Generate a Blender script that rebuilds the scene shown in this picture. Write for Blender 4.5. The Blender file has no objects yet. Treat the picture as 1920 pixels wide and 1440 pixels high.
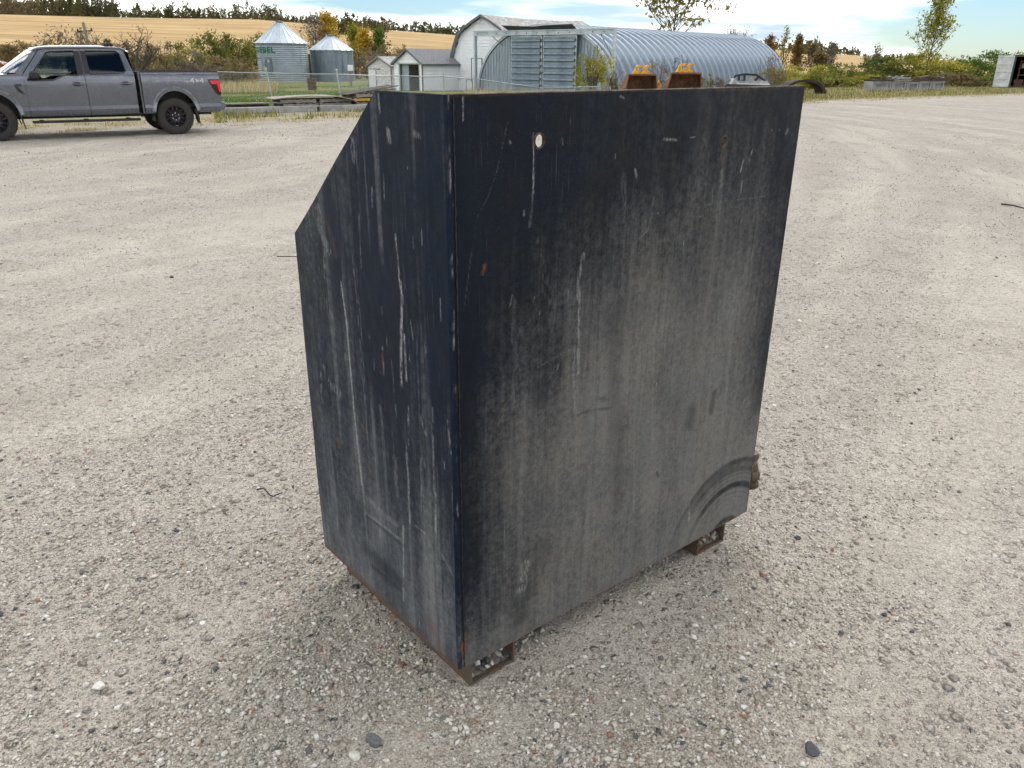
import bpy, bmesh, math, random
import numpy as np
from mathutils import Vector, Matrix, Euler

# ------------------------------------------------------------------ camera
CAM_H, FPX, PITCH, ROLL = 1.72, 1485.0, 0.38832, 0.00785
scene = bpy.context.scene
_cp, _sp, _cr, _sr = math.cos(PITCH), math.sin(PITCH), math.cos(ROLL), math.sin(ROLL)
_fw = np.array([0, _cp, -_sp]); _up0 = np.array([0, _sp, _cp]); _rt0 = np.array([1.0, 0, 0])
_rt = _cr*_rt0 + _sr*_up0; _up = -_sr*_rt0 + _cr*_up0
_eye = np.array([0, 0, CAM_H])
cd = bpy.data.cameras.new('camera'); cam = bpy.data.objects.new('camera', cd)
scene.collection.objects.link(cam); scene.camera = cam
cam.matrix_world = Matrix(((_rt[0], _up[0], -_fw[0], 0), (_rt[1], _up[1], -_fw[1], 0), (_rt[2], _up[2], -_fw[2], CAM_H), (0, 0, 0, 1)))
cd.sensor_fit = 'HORIZONTAL'; cd.sensor_width = 36.0; cd.lens = 36.0*FPX/1920.0
cd.clip_start = 0.05; cd.clip_end = 6000
# ------------------------------------------------------------------ light
SUN_EL, SUN_AZ = math.radians(45), math.radians(14)      # azimuth from straight ahead (+Y) to the right (+X)
world = bpy.data.worlds.new('World'); scene.world = world; world.use_nodes = True
wn = world.node_tree.nodes; wl = world.node_tree.links; wn.clear()
def wnode(t, **k):
    n = wn.new(t)
    for a, b in k.items(): setattr(n, a, b)
    return n
wout = wnode('ShaderNodeOutputWorld'); wbg = wnode('ShaderNodeBackground')
sky = wnode('ShaderNodeTexSky', sky_type='NISHITA', sun_disc=False, sun_elevation=SUN_EL, sun_rotation=SUN_AZ, altitude=500, air_density=1.0, dust_density=0.6, ozone_density=1.5)
wbg.inputs['Strength'].default_value = 0.12
tc = wnode('ShaderNodeTexCoord')
def cloud_noise(sx, sz, scale, detail, lo, hi, off):
    mp = wnode('ShaderNodeMapping'); mp.inputs['Scale'].default_value = (sx, sx, sz); mp.inputs['Location'].default_value = off
    nz = wnode('ShaderNodeTexNoise'); nz.inputs['Scale'].default_value = scale; nz.inputs['Detail'].default_value = detail; nz.inputs['Roughness'].default_value = 0.55
    mr = wnode('ShaderNodeMapRange', interpolation_type='SMOOTHSTEP'); mr.inputs['From Min'].default_value = lo; mr.inputs['From Max'].default_value = hi
    wl.new(tc.outputs['Generated'], mp.inputs['Vector']); wl.new(mp.outputs['Vector'], nz.inputs['Vector']); wl.new(nz.outputs['Fac'], mr.inputs['Value'])
    return mr.outputs['Result']
CL = (2.9, 1.3, 1.5); SKYG = (.225, .288, .355); C2 = (8.7, 8.6, 1.7)
c1 = cloud_noise(1.0, 7.5, 2.0, 6, 0.41, 0.62, CL)
c2 = cloud_noise(1.0, 9.0, 2.3, 5, 0.50, 0.68, C2)
ccol = wnode('ShaderNodeMix', data_type='RGBA'); ccol.inputs[6].default_value = (11.5, 11.2, 10.5, 1); ccol.inputs[7].default_value = (2.3, 2.75, 3.4, 1)
wl.new(c2, ccol.inputs[0])
cmix = wnode('ShaderNodeMix', data_type='RGBA'); wl.new(c1, cmix.inputs[0]); sgr = wnode('ShaderNodeMix', data_type='RGBA', blend_type='MULTIPLY'); sgr.inputs[0].default_value = 1.0; sgr.inputs[7].default_value = (SKYG[0], SKYG[1], SKYG[2], 1); wl.new(sky.outputs[0], sgr.inputs[6]); wl.new(sgr.outputs[2], cmix.inputs[6]); wl.new(ccol.outputs[2], cmix.inputs[7])
wl.new(cmix.outputs[2], wbg.inputs['Color']); wl.new(wbg.outputs[0], wout.inputs['Surface'])
sd = bpy.data.lights.new('sun', 'SUN'); sd.energy = 0.5; sd.angle = math.radians(28); sd.color = (1.0, 0.95, 0.87)
sun = bpy.data.objects.new('sun', sd); scene.collection.objects.link(sun)
_s = Vector((math.sin(SUN_AZ)*math.cos(SUN_EL), math.cos(SUN_AZ)*math.cos(SUN_EL), math.sin(SUN_EL)))
sun.rotation_euler = _s.to_track_quat('Z', 'Y').to_euler(); sun.location = (5, 15, 20)
vs = scene.view_settings; vs.view_transform = 'Standard'; vs.look = 'None'; vs.gamma = 1.0; vs.exposure = 1.32; vs.use_curve_mapping = False

cy = scene.cycles; cy.max_bounces = 4; cy.diffuse_bounces = 2; cy.glossy_bounces = 2; cy.transmission_bounces = 3; cy.transparent_max_bounces = 8; cy.use_adaptive_sampling = True; cy.adaptive_threshold = 0.025; cy.caustics_reflective = False; cy.caustics_refractive = False

# ------------------------------------------------------------------ measuring helpers
def ray(x, y): return _fw + (x-960)/FPX*_rt + (720-y)/FPX*_up
def at(x, y, d):                       # point seen at (x, y) of the photograph, d metres ahead
    v = ray(x, y); return _eye + v*(d/v[1])
def sst(a, b, x):
    t = np.clip((np.asarray(x, float)-a)/(b-a), 0, 1); return t*t*(3-2*t)
def terr(x, y):                        # height of the land
    x = np.asarray(x, float); y = np.asarray(y, float)
    r = np.hypot(x, y); az = np.degrees(np.arctan2(x, y))
    drop = (1-0.8*sst(16.5, 21, az))*np.clip((r-36)/44, 0, 1)
    crest = np.interp(az, [-180, -60, -31, -24, -16.5, -4, 8, 16, 23, 29, 40, 60, 180], [12, 20, 26.0, 26.2, 26.8, 18.5, 14, 10.4, 5.6, 2.6, 3, 6, 12])
    t = np.clip((r-150)/500, 0, 1)
    hill = (crest+drop)*(0.35*t+0.65*t*t*(3-2*t)) - np.clip((r-650)/600, 0, 4)*10
    und = np.exp(-(r/14)**2)*(0.010*np.sin(x*1.3+y*.7)+0.008*np.sin(y*2.1-x*.9+1)+.005*np.sin(3.7*x+2.9*y))
    return hill - drop + und*sst(1.2, 3.0, np.hypot(x-.2, y-2.3))
def tz(x, y): return float(terr(x, y))
def onground(x, d):                    # point of the ground d metres ahead in the column x of the horizon
    p = at(x, 130, d); return np.array([p[0], p[1], tz(p[0], p[1])])
def zrow(p, y):                        # height above plan point p that is seen in row y
    lo, hi = -5.0, 60.0
    for _ in range(50):
        m = (lo+hi)/2; v = np.array([p[0], p[1], m])-_eye
        if 720-FPX*(v@_up)/(v@_fw) > y: lo = m
        else: hi = m
    return lo
def vnoise(x, y, seed=0):              # smooth value noise, numpy
    rs = np.random.RandomState(seed); tab = rs.rand(256, 256)
    xi = np.floor(x).astype(int); yi = np.floor(y).astype(int); fx = x-xi; fy = y-yi
    fx = fx*fx*(3-2*fx); fy = fy*fy*(3-2*fy)
    g = lambda a, b: tab[a % 256, b % 256]
    return (g(xi, yi)*(1-fx)+g(xi+1, yi)*fx)*(1-fy)+(g(xi, yi+1)*(1-fx)+g(xi+1, yi+1)*fx)*fy
def fbm(x, y, seed=0, o=4):
    s = 0; a = 0.5
    for i in range(o): s = s+a*vnoise(x*2**i, y*2**i, seed+i); a *= .5
    return s/(1-.5**o)

# ------------------------------------------------------------------ object helpers
COL = scene.collection
def mesh(name, v, f, smooth=False):
    me = bpy.data.meshes.new(name); me.from_pydata([tuple(map(float, a)) for a in v], [], [tuple(a) for a in f]); me.update()
    if smooth: me.polygons.foreach_set('use_smooth', [True]*len(me.polygons))
    return me
def fastmesh(name, V, F):              # numpy arrays, all faces with the same number of corners
    V = np.ascontiguousarray(V, dtype=np.float32); F = np.ascontiguousarray(F, dtype=np.int32)
    me = bpy.data.meshes.new(name); n, k = F.shape
    me.vertices.add(len(V)); me.vertices.foreach_set('co', V.ravel())
    me.loops.add(n*k); me.loops.foreach_set('vertex_index', F.ravel())
    me.polygons.add(n); me.polygons.foreach_set('loop_start', np.arange(n, dtype=np.int32)*k)
    me.update(calc_edges=True); return me
def link(name, me, m=None, parent=None):
    o = bpy.data.objects.new(name, me); COL.objects.link(o)
    if m is not None and me is not None and len(me.materials) == 0: me.materials.append(m)
    if parent is not None: o.parent = parent
    return o
def tag(o, label=None, cat=None, group=None, kind=None):
    if label: o['label'] = label
    if cat: o['category'] = cat
    if group: o['group'] = group
    if kind: o['kind'] = kind
    return o
def thing(name, label, cat, loc=(0, 0, 0), rz=0, group=None):
    o = bpy.data.objects.new(name, None); COL.objects.link(o); o.empty_display_size = .2
    o.location = tuple(map(float, loc)); o.rotation_euler = (0, 0, rz)
    return tag(o, label, cat, group)
class MB:                              # collects shapes, builds ONE mesh
    def __init__(s): s.v = []; s.f = []
    def add(s, v, f):
        b = len(s.v); s.v += [tuple(map(float, a)) for a in v]; s.f += [tuple(i+b for i in a) for a in f]; return s
    def box(s, a, b, M=None):
        (x0, y0, z0), (x1, y1, z1) = a, b
        v = [(x0, y0, z0), (x1, y0, z0), (x1, y1, z0), (x0, y1, z0), (x0, y0, z1), (x1, y0, z1), (x1, y1, z1), (x0, y1, z1)]
        if M is not None: v = [M @ Vector(p) for p in v]
        return s.add(v, [(0, 3, 2, 1), (4, 5, 6, 7), (0, 1, 5, 4), (1, 2, 6, 5), (2, 3, 7, 6), (3, 0, 4, 7)])
    def bar(s, p, q, w, h, up=(0, 0, 1)):
        p = Vector(p); q = Vector(q); d = (q-p); L = d.length; d.normalize(); u = Vector(up)
        r = d.cross(u); r.normalize(); u = r.cross(d)
        v = []
        for c in (p, q):
            for a, b in ((-1, -1), (1, -1), (1, 1), (-1, 1)): v.append(c+r*(a*w/2)+u*(b*h/2))
        return s.add(v, [(0, 1, 2, 3), (7, 6, 5, 4), (0, 4, 5, 1), (1, 5, 6, 2), (2, 6, 7, 3), (3, 7, 4, 0)])
    def tube(s, pts, rad, n=6, cap=True):
        pts = [Vector(p) for p in pts]; rad = rad if hasattr(rad, '__len__') else [rad]*len(pts)
        b = []; 
        for i, p in enumerate(pts):
            d = (pts[min(i+1, len(pts)-1)]-pts[max(i-1, 0)]); d.normalize()
            a = Vector((0, 0, 1)) if abs(d.z) < .9 else Vector((1, 0, 0))
            r = d.cross(a); r.normalize(); u = r.cross(d)
            for k in range(n):
                t = 2*math.pi*k/n; b.append(p+(r*math.cos(t)+u*math.sin(t))*rad[i])
        f = [(i*n+k, i*n+(k+1) % n, (i+1)*n+(k+1) % n, (i+1)*n+k) for i in range(len(pts)-1) for k in range(n)]
        if cap: f += [tuple(range(n-1, -1, -1)), tuple((len(pts)-1)*n+k for k in range(n))]
        return s.add(b, f)
    def lathe(s, prof, n=24, M=None, a0=0, a1=2*math.pi):   # prof: (radius, z)
        full = abs(a1-a0-2*math.pi) < 1e-6; m = n if full else n+1
        v = [(r*math.cos(a0+(a1-a0)*k/n), r*math.sin(a0+(a1-a0)*k/n), z) for r, z in prof for k in range(m)]
        if M is not None: v = [M @ Vector(p) for p in v]
        f = [(i*m+k, i*m+(k+1) % m, (i+1)*m+(k+1) % m, (i+1)*m+k) for i in range(len(prof)-1) for k in range(n)]
        return s.add(v, f)
    def prism(s, poly, y0, y1, M=None):     # polygon in xz, extruded along y
        n = len(poly); v = [(x, y0, z) for x, z in poly]+[(x, y1, z) for x, z in poly]
        if M is not None: v = [M @ Vector(p) for p in v]
        return s.add(v, [tuple(range(n)), tuple(range(2*n-1, n-1, -1))]+[(i, i+n, (i+1) % n+n, (i+1) % n) for i in range(n)])
    def grid(s, fn, nu, nv):
        v = [fn(i/nu, j/nv) for j in range(nv+1) for i in range(nu+1)]
        return s.add(v, [(j*(nu+1)+i, j*(nu+1)+i+1, (j+1)*(nu+1)+i+1, (j+1)*(nu+1)+i) for j in range(nv) for i in range(nu)])
    def mesh(s, name, smooth=None, bevel=0):
        me = mesh(name, s.v, s.f)
        bm = bmesh.new(); bm.from_mesh(me)
        if bevel:
            bmesh.ops.remove_doubles(bm, verts=bm.verts, dist=1e-5)
            bmesh.ops.bevel(bm, geom=[e for e in bm.edges if len(e.link_faces) == 2 and e.calc_face_angle(0) > .5], offset=bevel, segments=1, affect='EDGES')
        bmesh.ops.recalc_face_normals(bm, faces=bm.faces)
        if smooth is not None:
            for f in bm.faces: f.smooth = True
            for e in bm.edges:
                if len(e.link_faces) == 2 and e.calc_face_angle(0) > math.radians(smooth): e.smooth = False
        bm.to_mesh(me); bm.free(); return me
    def build(s, name, m, parent=None, smooth=None, bevel=0): return link(name, s.mesh(name, smooth, bevel), m, parent)

# ------------------------------------------------------------------ materials
MATS = {}
def newmat(name):
    m = bpy.data.materials.new(name); m.use_nodes = True; nt = m.node_tree; nt.nodes.clear()
    out = nt.nodes.new('ShaderNodeOutputMaterial'); return m, nt, out
class NT:
    def __init__(s, nt): s.nt = nt
    def n(s, t, ins=None, **k):
        nd = s.nt.nodes.new(t)
        for a, b in k.items(): setattr(nd, a, b)
        for a, b in (ins or {}).items():
            if isinstance(b, bpy.types.NodeSocket): s.nt.links.new(b, nd.inputs[a])
            else: nd.inputs[a].default_value = b
        return nd
    def math(s, op, a, b=0.0, c=None):
        d = {0: a, 1: b}
        if c is not None: d[2] = c
        return s.n('ShaderNodeMath', d, operation=op).outputs[0]
    def mix(s, fac, a, b): return s.n('ShaderNodeMix', {0: fac, 6: a, 7: b}, data_type='RGBA').outputs[2]
    def smooth(s, v, lo, hi, a=0.0, b=1.0):
        return s.n('ShaderNodeMapRange', {'Value': v, 'From Min': lo, 'From Max': hi, 'To Min': a, 'To Max': b}, interpolation_type='SMOOTHSTEP').outputs[0]
    def noise(s, vec, scale, detail=4, rough=.55): return s.n('ShaderNodeTexNoise', {'Vector': vec, 'Scale': scale, 'Detail': detail, 'Roughness': rough}).outputs['Fac']
    def ramp(s, v, stops):
        r = s.n('ShaderNodeValToRGB', {0: v}); e = r.color_ramp.elements
        while len(e) < len(stops): e.new(.5)
        for i, (p, c) in enumerate(stops): e[i].position = p; e[i].color = (*c, 1)
        return r.outputs[0]
    def bump(s, h, strength, dist): return s.n('ShaderNodeBump', {'Height': h, 'Strength': strength, 'Distance': dist}).outputs[0]
def mat(name, col, rough=.6, metal=0, var=.25, scale=6, col2=None, stretch=(1, 1, 1), bump=0, bscale=40, coat=0, world_space=False, spec=.5):
    """principled material whose colour drifts between two tones in patches and fine grain"""
    if name in MATS: return MATS[name]
    m, nt, out = newmat(name); N = NT(nt)
    t = N.n('ShaderNodeTexCoord').outputs['Object'] if not world_space else N.n('ShaderNodeNewGeometry').outputs['Position']
    mp = N.n('ShaderNodeMapping', {'Vector': t, 'Scale': stretch}).outputs[0]
    a = N.noise(mp, scale, 6, .65)
    c2 = col2 or tuple(c*(1-var) for c in col)
    fac = N.smooth(a, .38, .64)
    base = N.mix(fac, (*col, 1), (*c2, 1))
    fine = N.noise(mp, scale*9, 3)
    base = N.n('ShaderNodeMix', {0: 1.0, 6: base, 7: N.ramp(fine, [(.25, (1-var*.7,)*3), (.75, (1+var*.5,)*3)])}, data_type='RGBA', blend_type='MULTIPLY').outputs[2]
    rg = N.math('ADD', N.math('MULTIPLY', fac, .15), rough-.07)
    p = N.n('ShaderNodeBsdfPrincipled', {'Base Color': base, 'Roughness': rg, 'Metallic': metal, 'Coat Weight': coat, 'Coat Roughness': .06, 'Specular IOR Level': spec})
    if bump: nt.links.new(N.bump(N.noise(mp, bscale, 4), bump, .01), p.inputs['Normal'])
    nt.links.new(p.outputs[0], out.inputs[0]); MATS[name] = m; return m
def leafmat(name, stops, trans=.45):
    if name in MATS: return MATS[name]
    m, nt, out = newmat(name); N = NT(nt)
    c = N.ramp(N.n('ShaderNodeAttribute', attribute_name='tint').outputs['Fac'], stops)
    d = N.n('ShaderNodeBsdfDiffuse', {'Color': c}); t = N.n('ShaderNodeBsdfTranslucent', {'Color': c})
    x = N.n('ShaderNodeMixShader', {0: trans, 1: d.outputs[0], 2: t.outputs[0]})
    nt.links.new(x.outputs[0], out.inputs[0]); MATS[name] = m; return m
def glassmat(name, tint, refl_rough=.02, ior=1.6):
    m, nt, out = newmat(name); N = NT(nt)
    tr = N.n('ShaderNodeBsdfTransparent', {'Color': (*tint, 1)}); g = N.n('ShaderNodeBsdfGlossy', {'Color': (1, 1, 1, 1), 'Roughness': refl_rough})
    fr = N.n('ShaderNodeFresnel', {'IOR': ior}); x = N.n('ShaderNodeMixShader', {0: fr.outputs[0], 1: tr.outputs[0], 2: g.outputs[0]})
    nt.links.new(x.outputs[0], out.inputs[0]); MATS[name] = m; return m
def settint(me, arr, dom='FACE'):
    a = me.attributes.new('tint', 'FLOAT', dom); a.data.foreach_set('value', np.asarray(arr, np.float32))

GALV = mat('galvanised_steel', (.50, .55, .60), .42, .55, .12, 1.2, (.40, .45, .50))
GALV_DARK = mat('weathered_galvanised', (.24, .29, .34), .5, .45, .15, 1.5, (.17, .21, .26), stretch=(1, 1, .3))
WHITE_SIDING = mat('white_siding_paint', (.86, .88, .90), .55, 0, .04, 1.5, (.80, .82, .84))
WORN_SIDING = mat('peeling_white_paint', (.78, .79, .79), .7, 0, .2, 5, (.42, .40, .37), stretch=(.4, .4, 3))
SHINGLE_GREY = mat('grey_shingles', (.24, .245, .26), .85, 0, .3, 9, (.15, .15, .165))
SHINGLE_PALE = mat('weathered_pale_shingles', (.46, .46, .45), .85, 0, .3, 3.0, (.25, .23, .2), stretch=(1, 1, 1))
TRIM_GREY = mat('grey_trim_paint', (.13, .145, .155), .6, 0, .15, 4)
DARK_IN = mat('dark_interior', (.02, .02, .022), .9, 0, .3, 3)
RUST = mat('rusty_steel', (.24, .11, .055), .85, .1, .4, 5, (.12, .06, .035), bump=.5)
DARKRUST = mat('dark_rusty_steel', (.055, .035, .027), .85, .1, .45, 6, (.025, .02, .018), bump=.5)
YELLOW = mat('worn_yellow_paint', (.78, .40, .03), .5, 0, .2, 6, (.50, .24, .02))
WOOD_GREY = mat('weathered_wood', (.30, .27, .235), .85, 0, .35, 5, (.17, .15, .13), stretch=(1, 6, 6))
WOOD_DARK = mat('dark_old_wood', (.085, .065, .05), .9, 0, .4, 6, (.04, .03, .025))
WOOD_PALE = mat('pale_plywood', (.36, .30, .245), .8, 0, .2, 3, (.27, .22, .18))
CONC = mat('old_concrete', (.36, .36, .345), .9, 0, .25, 4, (.25, .25, .24), bump=.4)
BARK = mat('grey_brown_bark', (.10, .08, .065), .9, 0, .35, 8)
BARK_PALE = mat('pale_bark', (.20, .17, .14), .9, 0, .3, 8)
CHROME = mat('bright_metal', (.7, .7, .7), .25, 1, .05, 10)

# ------------------------------------------------------------------ terrain
def build_ground():
    az = np.concatenate([np.arange(-180, -50, 5.0), np.arange(-50, 50, .5), np.arange(50, 180, 5.0)])
    rr = [0.4]
    while rr[-1] < 2600: rr.append(rr[-1]*1.066 if rr[-1] > 1 else rr[-1]+.1)
    rr = np.array(rr); A, R = np.meshgrid(np.radians(az), rr)
    X, Y = R*np.sin(A), R*np.cos(A); Z = terr(X, Y)
    na = len(az); V = np.stack([X, Y, Z], -1).reshape(-1, 3)
    i, j = np.meshgrid(np.arange(na), np.arange(len(rr)-1)); i = i.ravel(); j = j.ravel(); i2 = (i+1) % na
    F = np.stack([j*na+i, (j+1)*na+i, (j+1)*na+i2, j*na+i2], -1)
    me = fastmesh('ground', V, F)
    c = len(me.vertices)
    bm = bmesh.new(); bm.from_mesh(me); bm.verts.ensure_lookup_table()
    ctr = bm.verts.new((0, 0, tz(0, 0.01))); bm.verts.ensure_lookup_table()
    for k in range(na): bm.faces.new((bm.verts[k], bm.verts[(k+1) % na], ctr))
    bmesh.ops.recalc_face_normals(bm, faces=bm.faces)
    for f in bm.faces: f.smooth = True
    bm.to_mesh(me); bm.free()
    if me.polygons[0].normal.z < 0: me.flip_normals()
    return me
VN = (-0.62, 0.784); VD = 23.3          # edge of the gravel yard: VN.p - VD = 0
def ground_material():
    m, nt, out = newmat('gravel_grass_and_stubble'); N = NT(nt)
    P = N.n('ShaderNodeNewGeometry').outputs['Position']
    xyz = N.n('ShaderNodeSeparateXYZ', {0: P})
    r = N.n('ShaderNodeVectorMath', {0: P}, operation='LENGTH').outputs['Value']
    big = N.noise(P, .35, 2); mid = N.noise(P, 2.2, 4, .6); fine = N.noise(P, 30, 3, .7); grit = N.noise(P, 140, 2, .7)
    s = N.math('SUBTRACT', N.math('ADD', N.math('MULTIPLY', xyz.outputs[0], VN[0]), N.math('MULTIPLY', xyz.outputs[1], VN[1])), VD)
    s = N.math('ADD', s, N.math('MULTIPLY', N.math('SUBTRACT', mid, .5), 3.0))
    # gravel: packed dirt with stones of two sizes
    dirt = N.ramp(mid, [(.25, (.395, .360, .312)), (.5, (.455, .420, .370)), (.8, (.51, .475, .424))])
    dirt = N.n('ShaderNodeMix', {0: 1.0, 6: dirt, 7: N.ramp(big, [(.3, (.94, .935, .925)), (.7, (1.06, 1.06, 1.06))])}, data_type='RGBA', blend_type='MULTIPLY').outputs[2]
    dirt = N.n('ShaderNodeMix', {0: 1.0, 6: dirt, 7: N.ramp(grit, [(.3, (.60, .59, .575)), (.7, (1.28, 1.28, 1.28))])}, data_type='RGBA', blend_type='MULTIPLY').outputs[2]
    dirt = N.n('ShaderNodeMix', {0: 1.0, 6: dirt, 7: N.ramp(fine, [(.34, (.80, .79, .78)), (.52, (1.0, 1.0, 1.0)), (.7, (1.14, 1.14, 1.13))])}, data_type='RGBA', blend_type='MULTIPLY').outputs[2]
    Pd = N.n('ShaderNodeVectorMath', {0: P, 1: N.n('ShaderNodeVectorMath', {0: N.n('ShaderNodeTexNoise', {'Vector': P, 'Scale': 60.0}).outputs['Color'], 'Scale': .012}, operation='SCALE').outputs[0]}, operation='ADD').outputs[0]
    stops = [(.0, (.17, .17, .175)), (.14, (.30, .275, .24)), (.4, (.42, .385, .33)), (.62, (.52, .475, .41)), (.85, (.70, .675, .62)), (.98, (.40, .25, .19))]
    rel = N.n('ShaderNodeVectorMath', {0: P, 1: (-30.0, 25.0, 0.0)}, operation='SUBTRACT').outputs[0]; rx = N.n('ShaderNodeSeparateXYZ', {0: rel})
    lane = N.n('ShaderNodeCombineXYZ', {0: N.math('MULTIPLY', N.math('ARCTAN2', rx.outputs[1], rx.outputs[0]), 6.6), 1: N.math('MULTIPLY', N.n('ShaderNodeVectorMath', {0: rel}, operation='LENGTH').outputs['Value'], 1.15), 2: 0.0}).outputs[0]
    tr = N.smooth(N.noise(lane, 1.0, 4, .62), .38, .60)
    hs = []; col = dirt
    for sc, keep in ((150., .42), (62., .28), (26., .12)):
        v = N.n('ShaderNodeTexVoronoi', {'Vector': Pd, 'Scale': sc}); 
        rnd = N.n('ShaderNodeSeparateColor', {0: v.outputs['Color']})
        on = N.math('LESS_THAN', rnd.outputs[1], keep)
        dome = N.math('MULTIPLY', N.math('MULTIPLY', N.smooth(v.outputs['Distance'], .55, .25), on), N.math('ADD', .35, N.math('MULTIPLY', tr, .65)))
        c = N.ramp(rnd.outputs[0], stops)
        col = N.mix(dome, col, c); hs.append(N.math('MULTIPLY', dome, 1.0/sc))
    col = N.n('ShaderNodeMix', {0: 1.0, 6: col, 7: N.ramp(tr, [(0., (1.05, 1.04, 1.025)), (1., (.965, .96, .955))])}, data_type='RGBA', blend_type='MULTIPLY').outputs[2]
    h = N.math('ADD', N.math('ADD', hs[0], hs[1]), N.math('ADD', hs[2], N.math('ADD', N.math('MULTIPLY', fine, .012), N.math('MULTIPLY', mid, .02))))
    # verge, lawn, stubble field
    patch = N.noise(P, .22, 4); patch2 = N.noise(P, 1.3, 5, .7)
    lawn = N.mix(N.smooth(patch, .45, .6), (.085, .15, .030, 1), (.25, .21, .10, 1))
    lawn = N.mix(N.smooth(patch2, .45, .7), lawn, (.15, .16, .05, 1))
    verge = N.mix(N.smooth(fine, .4, .62), (.38, .335, .26, 1), (.25, .225, .13, 1))
    rows = N.noise(N.n('ShaderNodeMapping', {'Vector': P, 'Scale': (.012, .10, .3), 'Rotation': (0, 0, .12)}).outputs[0], 1.0, 6, .62)
    field = N.ramp(rows, [(.28, (.27, .175, .075)), (.47, (.44, .295, .13)), (.68, (.57, .415, .215))])
    field = N.mix(N.math('MULTIPLY', N.smooth(N.noise(P, .028, 5, .65), .45, .66), .55), field, (.33, .225, .10, 1))
    g = N.mix(N.smooth(s, 3.0, 6.0), verge, lawn)
    dry = N.mix(patch2, (.22, .18, .09, 1), (.12, .12, .04, 1))
    az = N.math('DIVIDE', xyz.outputs[0], N.math('MAXIMUM', xyz.outputs[1], 1.0))
    g = N.mix(N.smooth(az, .16, .24), g, dry)
    g = N.mix(N.smooth(r, 118, 150), g, dry)
    g = N.mix(N.smooth(r, 165, 200), g, field)
    veg = N.smooth(s, -.6, .9)
    col = N.mix(veg, col, g)
    nb = N.math('MULTIPLY', h, N.math('SUBTRACT', 1.0, N.math('MULTIPLY', veg, .7)))
    p = N.n('ShaderNodeBsdfPrincipled', {'Base Color': col, 'Roughness': .95, 'Specular IOR Level': .15, 'Normal': N.bump(nb, .9, 1.0)})
    nt.links.new(p.outputs[0], out.inputs[0]); return m
ground = tag(link('ground', build_ground(), ground_material()), 'pale grey gravel yard running into lawn and stubble fields', None, None, 'structure')

# ------------------------------------------------------------------ gravel stones
def stonemat():
    m, nt, out = newmat('gravel_stone'); N = NT(nt)
    c = N.ramp(N.n('ShaderNodeAttribute', attribute_name='tint').outputs['Fac'], [(0, (.085, .09, .10)), (.13, (.17, .17, .17)), (.28, (.31, .275, .225)), (.55, (.45, .405, .335)), (.78, (.60, .56, .48)), (.95, (.76, .74, .69)), (.975, (.36, .20, .14)), (1, (.32, .12, .08))])
    P = N.n('ShaderNodeNewGeometry').outputs['Position']
    c = N.n('ShaderNodeMix', {0: 1.0, 6: c, 7: N.ramp(N.noise(P, 110, 4, .7), [(.3, (.75, .75, .75)), (.7, (1.15, 1.15, 1.15))])}, data_type='RGBA', blend_type='MULTIPLY').outputs[2]
    p = N.n('ShaderNodeBsdfPrincipled', {'Base Color': c, 'Roughness': .85, 'Specular IOR Level': .25, 'Normal': N.bump(N.noise(P, 160, 3), .35, .006)})
    nt.links.new(p.outputs[0], out.inputs[0]); return m
STONE = stonemat()
TANK_O = np.array([-0.14378, 1.76899]); TANK_YAW = 0.69466
TW, TD, TZB, TZT, TDT, TZS = 1.360, 0.799, 0.118, 1.651, 0.279, 1.232
_tu = np.array([math.cos(TANK_YAW), math.sin(TANK_YAW)]); _tv = np.array([-_tu[1], _tu[0]])
def clear_of_tank(x, y, mg=.0):         # False under the skids
    dx, dy = x-TANK_O[0], y-TANK_O[1]; u = dx*_tu[0]+dy*_tu[1]; v = dx*_tv[0]+dy*_tv[1]
    ch = (((u > .045-mg) & (u < .25+mg)) | ((u > 1.11-mg) & (u < 1.30+mg))) & (v > -.0-mg) & (v < TD)
    return ~ch
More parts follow.
